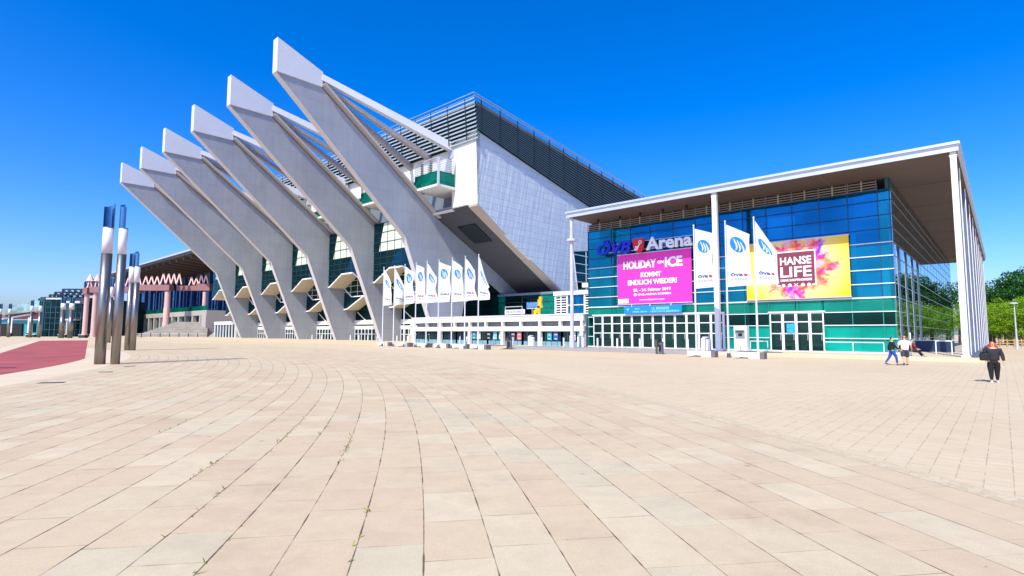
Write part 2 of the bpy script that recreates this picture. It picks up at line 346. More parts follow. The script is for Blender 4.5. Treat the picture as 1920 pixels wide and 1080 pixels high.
for k in range(9):
    t = 5.5 + k * 8.0
    c = MB(); c.box(-.26, .0, t, t+.45, FZ, RB-.002); cc = c.build('column', mat('column_shade_tone', '#5b6784', .5), foyer); c = MB(); c.box(.0, .05, t-.04, t+.5, FZ, RB-.002); c.build('column_lit_edge', m_white, cc)  # lavender body and white edge paint shade and sunlight onto each column
c = MB(); c.box(-.3, .55, .3, 76.5, FZ-.28, FZ+.06); c.build('plinth', mat('dark_plinth', '#5c6068', .7), foyer)
# curtain wall, bay by bay; the shallow upper rows are blue, the lower ones teal
DOOR1 = (18.3, 33.4); DOOR2 = (9.6, 14.05)
def pane(name, x0, x1, z0, z1, m_, y=GT):
    q = MB(); q.box(x0+.03, x1-.03, y, y+.04, z0+.02, z1-.02); return q.build(name, m_, foyer)
for i in range(len(MUL) - 1):
    x0, x1 = -MUL[i+1], -MUL[i]
    pane('glass_panel', x0, x1, ROWZ[8], ROWZ[-1], g_cyan if i >= 11 or i == 0 else g_blue); pane('glass_panel', x0, x1, ROWZ[4], ROWZ[8], g_cyan if i >= 11 or i == 0 else g_mid)
    pane('glass_panel', x0, x1, ROWZ[3], ROWZ[4], g_green)
    lo = ROWZ[0]
    s0, s1 = MUL[i], MUL[i+1]
    inside = (s0 > DOOR1[0] - .5 and s1 < DOOR1[1] + 1) or (s0 > 9.5 and s1 < 14.2)
    if not inside:
        pane('glass_panel', x0, x1, ROWZ[2], ROWZ[3], g_dark); pane('glass_panel', x0, x1, ROWZ[0]+.08, ROWZ[2], g_teal)
    # louvre strip under the roof
    if i > 0:
        for h in (0, 1):
            l = MB(); a0 = x0 + (x1-x0)*h/2 + .06; a1 = x0 + (x1-x0)*(h+1)/2 - .06
            for k in range(4):
                z = ROWZ[-1] + .1 + k*.22; l.box(a0, a1, GT-.03, GT+.1, z-.025, z+.025)
            l.box(a0-.06, a0, GT-.05, GT+.1, ROWZ[-1], RB); l.box(a1, a1+.06, GT-.05, GT+.1, ROWZ[-1], RB)
            lv = l.build('louvre', mat('louvre_grey', '#a8a29e', .5), foyer); l = MB(); l.box(a0, a1, GT+.14, GT+.18, ROWZ[-1], RB); l.build('louvre_backing', m_dark, lv)
for s in MUL[:]:
    dark = 2.0 < s
    l = MB(); l.box(-s-.035, -s+.035, GT-.06, GT+.1, 4.91, RB); l.build('mullion', mat('blue_mullion', '#254a78', .4, .3), foyer)
    if not (DOOR1[0]-.5 < s < DOOR1[1] or 9.6 < s < 14.1):
        l = MB(); l.box(-s-.03, -s+.03, GT-.06, GT+.1, FZ, 4.91); l.build('mullion', mat('teal_mullion', '#2c8c88', .4, .3), foyer)
for s in (7.47, 16.28, 26.09):                      # heavy dark posts behind the glass
    l = MB(); l.box(-s-.22, -s+.22, GT+.5, GT+.9, FZ, RB); l.build('inner_post', m_dark, foyer)
GLASSX = -4.40
for j, z in enumerate(ROWZ[1:]):
    light = j <= 7; w = .09 if j == 3 else (.05 if light else .03)
    mm = m_white if light else mat('blue_mullion', '#254a78')
    l = MB()
    if z > 3.9: l.box(-34.2, GLASSX, GT-.14, GT-.0, z-w, z+w*.3)
    else:
        for xa, xb in ((-18.2, -14.1), (-9.6, GLASSX), (-34.2, -33.4)): l.box(xa, xb, GT-.14, GT-.0, z-w, z+w*.3)
    l.build('transom', mm, foyer)
l = MB(); l.box(-34.2, GLASSX+.06, GT-.2, GT+.25, FZ, FZ+.1); l.build('sill', m_white, foyer)
# left return and long right side
for k in range(4):
    y0 = GT + k*5.0; q = MB(); q.box(-34.2, -34.14, y0+.03, y0+4.97, FZ, RB); q.build('glass_panel', g_teal if k else g_teal, foyer)
SY = [GT + .02 + k*3.93 for k in range(18)]
for k in range(17):
    y0, y1 = SY[k], SY[k+1]
    q = MB(); q.box(GLASSX-.04, GLASSX, y0+.03, y1-.03, FZ, ROWZ[-1]+.85); q.build('glass_panel', g_side, foyer)
    l = MB(); l.box(GLASSX-.12, GLASSX+.01, y1-.02, y1+.02, FZ, RB); l.build('mullion', mat('dark_bar', '#3a4048', .5), foyer)
    if k % 2 == 1:
        l = MB(); l.tube((GLASSX-1.0, y1, FZ), (GLASSX-1.0, y1, RB), .18, .18, 10); l.build('inner_post', m_steel, foyer)
for j, z in enumerate(ROWZ[1:]):
    l = MB(); l.box(GLASSX, GLASSX+.03, GT-.1, SY[-1], z-.02, z+.02); l.build('transom', m_steel if j <= 5 else mat('brown_bar', '#8a7a70', .6), foyer)
l = MB(); l.box(GLASSX-.35, GLASSX+.02, GT+.1, GT+.45, 4.0, RB); 
l.build('corner_post', m_glass('corner_glass', srgb('#9fd8e8'), srgb('#a8e0e8'), srgb('#3aa8b8'), .3), foyer)
# interior: floors, back wall, ceiling band
m_int = mat('interior_teal', '#1f6a68', .8, var=.15, scale=.3); m_int2 = mat('interior_dark', '#10242c', .8, var=.2, scale=.3)
b = MB(); b.box(-33.9, -9.5, 19, 19.4, FZ, RB); b.build('inner_wall', m_int2, foyer)
b = MB(); b.box(-33.9, -4.9, 9.5, 19, 4.35, 4.8); b.box(-33.9, -12.0, 8.5, 19, 8.7, 9.0); b.build('gallery_floor', mat('gallery_white', '#b6c8c8', .6), foyer)
b = MB()
for s0, s1 in ((5.4, 9.5), (9.8, 13.9), (14.3, 17.9)): b.box(-s1, -s0, GT+.5, GT+.62, 4.02, 4.3)
b.build('light_strip', mat('pale_panel', '#bfe8d8', .5), foyer)
b = MB(); b.box(-33.9, -4.9, GT+.2, 19, FZ+.02, FZ+.05); b.build('inner_floor', mat('floor_teal', '#2f8f84', .6), foyer)
b = MB(); b.box(-9.4, -5.0, GT+.3, GT+.36, FZ+.1, 2.55); b.box(-17.9, -14.2, GT+.3, GT+.36, FZ+.1, 2.55); b.build('screen_wall', mat('teal_screen', '#1f9c8c', .6), foyer)
# doors
def door(x0, x1, y, zt):
    d = MB(); rows = [FZ+.06, 1.9, 2.95, zt-.04]; w = .10
    d.box(x0, x0+w, y-.06, y+.06, FZ, zt); d.box(x1-w, x1, y-.06, y+.06, FZ, zt)
    for z in rows: d.box(x0+w, x1-w, y-.05, y+.05, z-.045, z+.045)
    o = d.build('door', m_white, foyer)
    q = MB(); q.box(x0+w, x1-w, y-.01, y+.01, FZ, zt-.02); q.build('pane', g_door, o)
    h = MB(); h.tube((x1-w-.08, y-.12, 1.3), (x1-w-.08, y-.12, 2.0), .025, .025, 6); h.build('handle', m_steel, o)
    return o
nd = 12
for k in range(nd):
    x0 = -33.4 + k * (33.4-18.3)/nd; door(x0+.012, x0 + (33.4-18.3)/nd - .012, 4.85, 3.86)
for k in range(4):
    x0 = -14.05 + k * (14.05-9.6)/4; door(x0+.012, x0 + (14.05-9.6)/4 - .012, 4.85, 3.76)
b = MB(); b.box(-33.5, -18.2, 4.72, 4.98, 3.87, 4.0); b.box(-14.15, -9.5, 4.72, 4.98, 3.77, 3.9); b.box(-18.32, -18.2, 4.75, 4.95, FZ, 3.87); b.build('door_frame', m_white, foyer)
b = MB()
for x in (-33.0, -30.5, -28, -25.5, -23, -20.6): b.box(x-.05, x+.05, 7.0, 7.1, 3.0, 3.1)
b = MB(); b.box(-12.6, -11.9, 4.74, 4.77, 1.95, 2.8); b.build('door_poster', mat('blue_poster', '#27a3c8', .5, var=.3, scale=6), foyer)

# ------------------------------------------------------------------ things on and before the foyer
def front_thing(name, label, cat, s, t, z=0.0, group=None, rz=0.0): return thing(name, label, cat, W(s, t, z), ROTZ + rz, group)
# big letter sign
sg = front_thing('letter_sign', 'large blue and white arena letters with a red shield mounted on the blue glass', 'sign', 26.8, 4.35, 0)
def LS(s): return 26.8 - s
m_letb = mat('blue_letter', '#0a1ec8', .35, var=.03); m_letw = mat('white_letter', '#eef0f4', .4, var=.02); m_letr = mat('red_shield', '#d4101c', .4, var=.03)
t_ = MB(); put_text(t_, 'ÖVB', LS(32.4), LS(27.95), 10.72, 12.45, -.1, .035, .14, .3); t_.build('blue_lettering', m_letb, sg)
t_ = MB(); put_text(t_, 'Arena', LS(26.15), LS(21.0), 10.78, 12.15, -.1, .025, .14); t_.build('white_lettering', m_letw, sg)
def shield_poly(cx, cz, w, h):
    return [(cx-w/2, cz+h*.46), (cx-w*.25, cz+h*.5), (cx, cz+h*.45), (cx+w*.25, cz+h*.5), (cx+w/2, cz+h*.46), (cx+w*.47, cz-h*.1), (cx+w*.3, cz-h*.36), (cx, cz-h*.5), (cx-w*.3, cz-h*.36), (cx-w*.47, cz-h*.1)]
def key_shape(mb, cx, cz, h, y0, y1):
    mb.beam((cx-h*.12, (y0+y1)/2, cz-h*.34), (cx+h*.12, (y0+y1)/2, cz+h*.14), abs(y1-y0), h*.08)
    for k in range(8):
        a0, a1 = 2*math.pi*k/8, 2*math.pi*(k+1)/8; rr = h*.11
        mb.beam((cx+h*.16+rr*math.cos(a0), (y0+y1)/2, cz+h*.24+rr*math.sin(a0)), (cx+h*.16+rr*math.cos(a1), (y0+y1)/2, cz+h*.24+rr*math.sin(a1)), abs(y1-y0), h*.055)
    mb.box(cx-h*.3, cx-h*.1, y0, y1, cz-h*.34, cz-h*.2); mb.box(cx-h*.25, cx-h*.05, y0, y1, cz-h*.16, cz-h*.04)
sh = MB(); sh.prism(shield_poly(LS(27.05), 11.4, 1.35, 1.65), -.25, -.02, 'y'); so = sh.build('shield', m_letr, sg)
k_ = MB(); key_shape(k_, LS(27.05), 11.4, 1.5, -.285, -.255); k_.build('key_emblem', m_letw, so)
b = MB()
for z in (11.0, 11.9): b.box(LS(32.3), LS(21.1), .1, .16, z-.03, z+.03)
b.build('mounting_rail', m_steel, sg)

# pink banner
pk = front_thing('pink_banner', 'pink ice show banner with white lettering hung left on the glass front', 'banner', 30.0, 4.72, 0)
b = MB(); b.box(0, 8.65, -.06, 0, 5.1, 10.6); b.build('cloth', mat('pink_print', '#e832ae', .55, var=.04, scale=.5), pk)
def line(par, body, x0, x1, z0, z1, y, bold, m_=None): put_text(q := MB(), body, x0, x1, z0, z1, y, bold); return q.build('lettering', m_ or m_letw, par)
for a in (('HOLIDAY', .75, 4.75, 8.95, 9.85, .04), ('ON', 4.9, 5.6, 9.3, 9.62, .03), ('ICE', 5.75, 7.7, 8.85, 9.95, .04), ('KOMMT', 2.9, 5.3, 7.95, 8.5, .035), ('ENDLICH WIEDER!', 1.3, 7.05, 7.15, 7.72, .035),
          ('20. - 24. Februar 2019', 1.95, 6.35, 6.42, 6.75, .03), ('ÖVB-ARENA BREMEN', 2.5, 6.35, 5.98, 6.24, .03), ('www.holidayonice.com', 2.65, 5.6, 5.4, 5.6, .02)):
    line(pk, a[0], a[1], a[2], a[3], a[4], -.068, a[5])
b = MB(); b.tube((2.18, -.064, 6.1), (2.18, -.069, 6.1), .17, .17, 14); b.build('round_mark', m_letw, pk); b = MB(); b.box(.05, 1.35, -.069, -.061, 5.2, 5.68); b.build('white_field', m_letw, pk)
for z in (5.02, 10.6): b = MB(); b.box(-.05, 8.7, -.08, .05, z, z+.08); b.build('frame_bar', m_steel, pk)

# yellow banner with colour burst
def m_splash():
    g = G('colour_burst_print'); co = g.coord('Object'); x, y, z = g.xyz(co)
    dx = g.math('SUBTRACT', x, 4.25); dz = g.math('SUBTRACT', z, 7.75)
    ang = g.math('ARCTAN2', dz, dx); rr = g.math('SQRT', g.math('ADD', g.math('MULTIPLY', dx, dx), g.math('MULTIPLY', g.math('MULTIPLY', dz, dz), 1.35)))
    pol = g.comb(g.math('MULTIPLY', g.math('COSINE', ang), 2.0), g.math('MULTIPLY', g.math('SINE', ang), 2.0), g.math('MULTIPLY', rr, 0.35))
    n = g.noise(pol, 1.6, 5, .65); n2 = g.noise(pol, .9, 3, .5); n3 = g.noise(co, 2.5, 5, .6)
    edge = g.math('ADD', rr, g.math('MULTIPLY', g.math('SUBTRACT', n.outputs[0], .5), -5.2))
    msk = g.maprange(edge, 2.7, 3.3, 1, 0)
    col = g.ramp(n2.outputs[0], [(0.30, srgb('#2a2ad0')), (0.38, srgb('#9a18c8')), (0.46, srgb('#e8189c')), (0.54, srgb('#f03a50')), (0.62, srgb('#f88a28')), (.7, srgb('#f8a0d0'))])
    glow = g.maprange(rr, 2.2, 4.8, .85, 0); base = g.mix(glow, srgb('#f8c808'), srgb('#fae6b0'))
    col = g.mix(g.maprange(n3.outputs[0], .45, .75, 0, .5), col, srgb('#fbe0d0'))
    return g.done(g.bsdf(g.mix(msk, base, col), .55))
yb = front_thing('yellow_banner', 'yellow fair banner with a burst of colour powder hung right on the glass front', 'banner', 15.95, 4.72, 0)
b = MB(); b.box(0, 8.5, -.06, 0, 5.06, 10.3); b.build('cloth', m_splash(), yb)
b = MB(); b.box(2.68, 5.94, -.066, -.061, 6.2, 9.35); b.build('plum_panel', mat('plum_print', '#7a3448', .55, var=.1, scale=1), yb)
b = MB()
for q in ((2.68, 5.94, 9.23, 9.35), (2.68, 2.78, 6.2, 9.23), (5.84, 5.94, 6.2, 9.23), (2.78, 3.0, 6.2, 6.3), (5.6, 5.84, 6.2, 6.3)): b.box(q[0], q[1], -.076, -.067, q[2], q[3])
b.build('white_border', m_letw, yb)
line(yb, 'HANSE', 3.02, 5.6, 8.1, 8.82, -.072, .025); line(yb, 'LIFE', 3.02, 5.6, 6.98, 7.93, -.072, .02); line(yb, 'DEINE SHOPPINGMESSE', 3.02, 5.6, 6.6, 6.82, -.072, .03)
b = MB()
for i, x in enumerate((3.25, 3.78, 4.3, 4.85, 5.35)):       # row of little pictograms
    if i % 2: b.prism([(x-.16, 6.12), (x+.16, 6.12), (x+.16, 6.3), (x, 6.42), (x-.16, 6.3)], -.076, -.07, 'y')
    elif i == 2: b.beam((x-.17, -.072, 6.14), (x+.17, -.072, 6.4), .006, .05); b.beam((x-.17, -.072, 6.4), (x+.17, -.072, 6.14), .006, .05)
    else: b.tube((x, -.07, 6.24), (x, -.076, 6.24), .15, .15, 12)
b.build('pictogram_row', m_letw, yb)
for z in (4.98, 10.3): b = MB(); b.box(-.05, 8.55, -.08, .05, z, z+.07); b.build('frame_bar', m_steel, yb)

# blue sign board above the doors
bs = front_thing('sign_board', 'long bright blue sign board hung over the white entrance doors', 'sign', 29.05, 4.45, 0)
b = MB(); b.box(0, 6.7, -.1, .05, 4.02, 4.78); b.build('board', mat('sky_blue_sheet', '#0a86e0', .4, var=.04), bs)
m_pb = mat('pale_blue_print', '#8fd4ff', .5)
line(bs, '13. SIXDAYS', 3.35, 5.3, 4.38, 4.66, -.106, .03, m_pb); line(bs, 'TICKETS', 1.3, 1.9, 4.46, 4.6, -.106, .02, m_pb); line(bs, '10.01.2019 - 14.01.2019 BREMEN', 1.1, 6.4, 4.12, 4.3, -.106, .02, m_pb)
b = MB(); b.prism([(.25, 4.5), (.6, 4.62), (.45, 4.42), (.7, 4.5), (.35, 4.28), (.5, 4.42)], -.112, -.104, 'y'); b.build('flash_mark', m_pb, bs)
for x in (.9, 3.1, 5.5): b = MB(); b.box(x-.03, x+.03, -.02, .04, 4.78, 5.0); b.build('bracket', m_white, bs)

# cash machine
at_ = front_thing('cash_machine', 'white cash machine cabinet standing against the teal glass right of the doors', 'cash machine', 16.5, 4.1, FZ)
b = MB(); b.box(-.6, .6, 0, .7, 0, 2.33); b.build('cabinet', m_white, at_, bevel=.02)
b = MB(); b.box(-.42, .42, -.05, .0, 1.15, 1.85); b.build('keypad_surround', mat('mid_grey', '#8a8f98', .4), at_)
b = MB(); b.box(-.16, .2, -.08, -.05, 1.35, 1.62); b.build('screen', m_black, at_); b = MB(); b.box(-.42, .42, -.22, 0, 1.85, 1.93); b.build('hood', mat('mid_grey', '#8a8f98'), at_)

# low handrails
for nm, s0, s1, t in (('one', 15.4, 13.9, 3.5), ('two', 9.4, 5.2, 3.6)):
    h = front_thing('handrail', 'low white tubular handrail between the cash machine and the right doors' if nm == 'one' else 'long low white handrail before the right end of the teal glass', 'railing', s0, t, FZ)
    L = s0 - s1; b = MB(); b.tube((0, 0, .9), (L, 0, .9), .035, .035, 8); b.tube((0, 0, .08), (L, 0, .08), .03, .03, 8); b.build('rail', m_white, h)
    n = 2 if L < 3 else 3
    for k in range(n):
        b = MB(); x = L * k / (n-1); b.tube((x, 0, 0), (x, 0, .9), .035, .035, 8); b.build('post', m_white, h)
# ================================================================== TICKET HALL (low white building, s 34.5..67, t 4.5..25)
tk = thing('ticket_hall', 'low white flat roofed ticket hall with posters between the foyer and the concrete fins', 'building', W(0, 0, 0), ROTZ)
def lb(mb, s0, s1, t0, t1, z0, z1): return mb.box(-s1, -s0, t0, t1, z0, z1)
m_offw = mat('offwhite_render', '#dcdad6', .7, var=.04, scale=.4)
b = MB(); lb(b, 34.6, 67.0, 4.5, 30, 3.35, 4.15); lb(b, 34.5, 67.0, 4.42, 4.52, 4.05, 4.2); b.build('roof', m_offw, tk)
b = MB(); lb(b, 34.6, 67.0, 4.5, 5.0, 2.1, 2.72); lb(b, 34.6, 67.0, 5.0, 30, 2.3, 2.5); b.build('beam', m_offw, tk)
PO = [34.9 + 3.2*k for k in range(11)]
for s in PO:
    b = MB(); lb(b, s-.16, s+.16, 4.52, 4.95, 2.72, 3.35)
    if (PO.index(s) % 2 == 0): lb(b, s-.22, s+.22, 4.46, 4.9, FZ, 2.1)
    b.build('post', m_offw, tk)
b = MB(); lb(b, 34.8, 66.8, 5.2, 5.3, 2.75, 3.3); b.build('clerestory', mat('grey_panel', '#7c8288', .5), tk)
g_tk = m_glass('ticket_glass', srgb('#7fa4b4'), srgb('#3a6a74'), srgb('#16323a'), .12)
for k in range(10):
    s0, s1 = PO[k]+.2, PO[k+1]-.2
    b = MB(); lb(b, s0, s1, 5.02, 5.06, .85, 2.08); b.build('glass_panel', g_tk, tk)
    b = MB(); lb(b, s0, s1, 5.0, 5.08, FZ, .83); b.build('parapet_panel', mat('blue_grey_panel', '#6f9fb0', .4), tk)
    for j in range(3 if k % 3 == 1 else 2): b = MB(); x = s0 + (s1-s0)*(j+.5)/(3 if k % 3 == 1 else 2); lb(b, x-.03, x+.03, 4.97, 5.02, FZ, 2.08); b.build('window_bar', m_alu, tk)
b = MB(); lb(b, 34.8, 66.8, 9, 9.2, FZ, 2.3); b.build('inner_wall', m_int2, tk)
b = MB(); lb(b, 34.6, 34.9, 5, 30, FZ, 3.35); b.build('side_wall', m_offw, tk)
# posters in its windows: things of their own
PCOL = ['#35b2c8', '#e6e4de', '#3456a8', '#23a2a8', '#e06a78', '#5a3050', '#dcdcd4', '#58c8c8', '#2c2434', '#e8e8e8', '#1c8ca8', '#f0efe8']
PPOS = [35.4, 36.4, 39.0, 40.0, 45.0, 46.1, 48.3, 49.4, 50.6, 52.6, 53.5, 54.5]
PDSC = ['turquoise poster nearest the foyer end of the ticket windows', 'white poster beside the turquoise one near the foyer end', 'navy poster in the second ticket window from the foyer', 'teal poster in the second ticket window from the foyer', 'coral red poster in the middle ticket windows', 'dark plum poster right next to the coral one', 'pale grey poster in the ticket window left of the plum one', 'light aqua poster in the ticket window left of the plum one', 'almost black poster between aqua and white posters', 'bright white poster left of the almost black one', 'deep cyan poster near the flag row', 'cream poster furthest left in the ticket windows']
for c, s, d in zip(PCOL, PPOS, PDSC):
    o = thing('poster', d, 'poster', W(s, 4.94, 1.0), ROTZ, 'posters in the ticket hall windows')
    q = MB(); q.box(-.36, .36, -.02, .02, 0, 1.0); q.build('sheet', mat('poster_' + c[1:], c, .5, var=.35, scale=4), o)
    q = MB(); q.box(-.26, .26, -.028, -.021, .62, .8); q.box(-.2, .2, -.028, -.021, .12, .2); q.build('print', mat('poster_print', '#f2f2f2' if c[1] not in 'ef' else '#30406a') if True else None, o)
# upper storey behind it: glazed link and the small white framed pavilion
up_ = thing('glazed_link', 'dark teal glazed upper storey set back above the ticket hall', 'building', W(0, 0, 0), ROTZ)
for k in range(9):
    s0 = 41.0 + k*4.2; b = MB(); lb(b, s0+.05, s0+4.15, 25, 25.1, 4.2, 8.6); b.build('glass_panel', g_dark if k % 3 else g_green, up_)
    b = MB(); lb(b, s0-.05, s0+.05, 24.9, 25.1, 4.2, 8.6); b.build('mullion', m_alu, up_)
for z in (5.2, 6.3, 7.4): b = MB(); lb(b, 41, 78.8, 24.88, 24.98, z-.04, z+.04); b.build('transom', m_alu, up_)
b = MB(); lb(b, 41, 79, 24.7, 30, 8.6, 9.0); b.build('roof_edge', mat('blue_grey_trim', '#66788c', .5), up_)
b = MB(); lb(b, 41, 79, 29, 29.3, .4, 8.6); b.build('inner_wall', m_int2, up_)
wp = thing('window_pavilion', 'small white framed pavilion with blue panes on the ticket hall roof beside the foyer', 'building', W(0, 0, 0), ROTZ)
b = MB(); lb(b, 35.0, 41.6, 7.8, 13, 6.75, 7.25); lb(b, 35.0, 36.9, 7.6, 13, 7.6, 8.1); b.build('roof', m_white, wp)
b = MB(); lb(b, 36.9, 39.4, 8.1, 8.2, 4.2, 6.75); b.build('pane', m_glass('bright_blue_glass', srgb('#3f9fe0'), srgb('#40a0d0'), srgb('#0a78b8'), .3), wp)
b = MB(); lb(b, 36.8, 39.5, 8.0, 8.1, 5.4, 5.5)
for s in (36.8, 39.5, 41.4): lb(b, s-.1, s+.1, 7.95, 8.15, 4.2, 6.75)
b.build('frame', m_white, wp)
for a0, a1 in ((35.1, 36.7), (39.7, 41.3)):
    b = MB()
    for k in range(8): lb(b, a0, a1, 8.0, 8.12, 4.3 + k*.32, 4.42 + k*.32)
    lb(b, (a0+a1)/2-.05, (a0+a1)/2+.05, 7.95, 8.1, 4.2, 6.75); b.build('louvre', m_white, wp)
b = MB(); lb(b, 35, 41.5, 8.4, 13, 4.2, 6.7); b.build('core_wall', m_int2, wp)
# signs standing on the low roof
rs = thing('roof_sign', 'small white lettered sign standing on the ticket hall roof edge', 'sign', W(45.6, 5.2, 4.2), ROTZ)
b = MB(); b.box(-2.2, 1.3, -.05, .05, .15, .75); b.build('board', m_white, rs); b = MB(); put_text(b, 'DER GUTE ZWECK', -2.0, 1.1, .28, .62, -.06, .03); b.build('lettering', mat('sign_ink', '#394a86'), rs)
b = MB(); b.box(-2.2, -2.1, -.03, .03, 0, 1.2); b.box(-2.1, 0.9, -.03, .03, 1.1, 1.2); b.box(.8, .9, -.03, .03, 0, 1.1); b.build('frame', m_steel, rs)
rs = thing('roof_sign', 'light blue script sign beside the yellow figure on the ticket hall roof', 'sign', W(43.2, 5.4, 5.0), ROTZ)
b = MB(); put_text(b, 'news', -.9, .9, .15, .85, 0, .05, .05); b.build('lettering', mat('cornflower', '#5b8be0', .5), rs); b = MB(); b.box(-.9, .9, -.03, .03, 0, .12); b.tube((0,0,-.8), (0,0,0), .04, .04, 6); b.build('bracket', m_steel, rs)
ys = thing('yellow_sculpture', 'bright yellow stepped ornament standing on the ticket hall roof', 'ornament', W(41.9, 5.2, 4.2), ROTZ)
b = MB(); m_y = mat('yellow_paint', '#dcb820', .5)
for x, z, w, h in ((.2, 1.3, .7, 1.0), (.35, 2.1, .5, .6), (-.2, .55, .9, .45), (-.75, .0, .5, .75), (.05, .0, .35, .6), (-.4, .25, .3, .5), (.5, 1.0, .4, .4)): b.box(x-w/2, x+w/2, -.2, .2, z, z+h)
b.build('body', m_y, ys, bevel=.04); ys.scale = (.8, .8, .85)

# ================================================================== ARENA HALL
hall = thing('arena_hall', 'huge white arena hall on six leaning concrete fins with a dark louvred roof', 'building', W(0, 0, 0), ROTZ)
FS = [67.22, 82.82, 98.70, 114.58, 130.07, 146.13]; SE = 56.2
def m_conc():
    g = G('fin_concrete'); ob = g.coord(); n = g.noise(ob, .18, 5, .6); n2 = g.noise(ob, 2.5, 5, .6)
    _, y, z = g.xyz(ob)
    st = g.noise(g.comb(g.math('MULTIPLY', y, 1.6), g.math('MULTIPLY', z, .12)), 1.0, 4)
    c = g.mix(g.maprange(n.outputs[0], .35, .65), srgb('#969ba5'), srgb('#a2a7b0')); c = g.mix(g.maprange(st.outputs[0], .45, .75, 0, .22), c, srgb('#7b8089'))
    jb = g.n('ShaderNodeTexBrick'); g.put(jb.inputs['Vector'], g.comb(y, z)); jb.inputs['Scale'].default_value = 1; jb.inputs['Brick Width'].default_value = 6.0; jb.inputs['Row Height'].default_value = 2.6; jb.inputs['Mortar Size'].default_value = .03; jb.offset = 0.0
    c = g.mix(g.math('MULTIPLY', jb.outputs['Fac'], .28), c, srgb('#5c6068'))
    return g.done(g.bsdf(c, .75, 0, g.bump(n2.outputs[0], .06, .05), .3))
m_fin = m_conc(); m_head = mat('fin_head_panels', '#d3d6dc', .5, var=.03, scale=.4); m_edge = mat('fin_edge_sunlit', '#cbc6c4', .7, var=.05)
def m_panelwall():
    g = G('end_wall_panels'); ob = g.coord(); x, y, z = g.xyz(ob)
    br = g.n('ShaderNodeTexBrick'); g.put(br.inputs['Vector'], g.comb(y, z)); br.inputs['Scale'].default_value = 1; br.inputs['Brick Width'].default_value = 3.2; br.inputs['Row Height'].default_value = 1.05
    br.inputs['Mortar Size'].default_value = .035; br.offset = .5
    br.inputs['Color1'].default_value = (*srgb('#cfd6db'), 1); br.inputs['Color2'].default_value = (*srgb('#c6ced6'), 1); br.inputs['Mortar'].default_value = (*srgb('#a9b2bc'), 1)
    wv = g.noise(g.comb(g.math('MULTIPLY', g.math('ADD', y, g.math('MULTIPLY', z, -.22)), 1.3), g.math('MULTIPLY', z, .05)), 1.0, 3)
    return g.done(g.bsdf(br.outputs['Color'], .5, 0, g.bump(wv.outputs[0], .55, .22), .4))
m_end = m_panelwall()
# volume: inner fill walls added to block light
b = MB(); lb(b, 69.5, 152, 16.2, 58, .4, 21); lb(b, SE+.6, 69.49, 31, 58, .4, 21); b.build('core_wall', mat('core_grey', '#8c9096', .8), hall)
b = MB(); b.prism([(11, 20.5), (11, 31), (58, 27), (58, 20.5)], -152, -SE-.6, 'x'); b.build('upper_wall', mat('core_grey', '#8c9096'), hall)
b = MB(); b.prism([(7.95, 21.5), (7.5, 32.8), (37, 26.4), (62, 21.0), (62, .4), (34, .4), (30.5, 8.6), (28.5, 9.9), (17, 15.9)], -SE-.5, -SE, 'x'); b.build('end_wall', m_end, hall)
m_wpan = mat('white_panel', '#eceef0', .5, var=.02)
b = MB()
b.add([(-x, y, z) for x, y, z in ((SE, 7.94, 21.5), (61.9, 7.94, 21.5), (61.9, 7.6, 31.7), (SE, 7.45, 32.8), (SE, 8.3, 21.5), (61.9, 8.3, 21.5), (61.9, 8.3, 31.7), (SE, 8.3, 32.8))], [(0,1,2,3),(4,5,6,7),(0,1,5,4),(1,2,6,5),(2,3,7,6),(3,0,4,7)])
b.build('corner_wall', m_wpan, hall)
b = MB(); lb(b, 58.3, 61.75, 7.70, 7.9, 21.55, 29.2); b.build('door_panel', mat('cream_panel', '#d4d3cc', .6, var=.03), hall)
b = MB(); b.prism([(8.6, 28.0), (8.0, 31.6), (9.2, 31.6), (9.2, 28.0)], -152, -61.9, 'x'); b.build('front_wall', m_wpan, hall)
b = MB(); lb(b, 61.9, 152, 10.4, 10.9, 21.3, 31.5); b.build('recess_wall', mat('slate_panel', '#6f7b88', .5, var=.06, scale=.5), hall)
b = MB(); lb(b, 61.9, 152, 8.0, 10.4, 21.2, 21.5); b.build('ledge', m_offw, hall)
# soffit under the tribune end
def soff(s0, s1, off, m_, nm):
    q = MB(); q.prism([(7.95, 21.42-off), (7.95, 21.2-off+.1), (17, 15.75-off), (28.5, 9.75-off), (30.3, 8.5-off), (30.3, 8.9-off), (17, 16.1-off)], -s1, -s0, 'x'); return q.build(nm, m_, hall)
q = MB(); q.prism([(7.95, 21.5), (30.2, 8.9), (30.2, 8.6), (7.95, 21.15)], -58.1, -SE-.02, 'x'); q.build('soffit_trim', mat('beige_soffit', '#b3a59a', .7, var=.05), hall)
q = MB(); q.prism([(8.0, 21.62), (30.2, 9.02), (30.2, 8.9), (8.0, 21.5)], -70, -58.1, 'x'); so = q.build('soffit', mat('anthracite_soffit', '#4b4a50', .7, var=.06), hall)
q = MB(); q.prism([(11.5, 19.5), (15.5, 17.25), (15.5, 17.1), (11.5, 19.35)], -64.6, -60.4, 'x'); q.build('lamp_recess_panel', m_dark, so)  # flush dark panel stands in for a shaded lamp recess
q = MB(); q.prism([(8.0, 21.62), (30.2, 9.1), (30.2, 20), (8.0, 21.9)], -151, -SE-.55, 'x'); q.build('tribune_body', mat('core_grey', '#8c9096'), hall)
b = MB(); lb(b, 67.9, 68.0, 14.2, 31, .4, 12); b.build('side_glass', g_dark, hall)
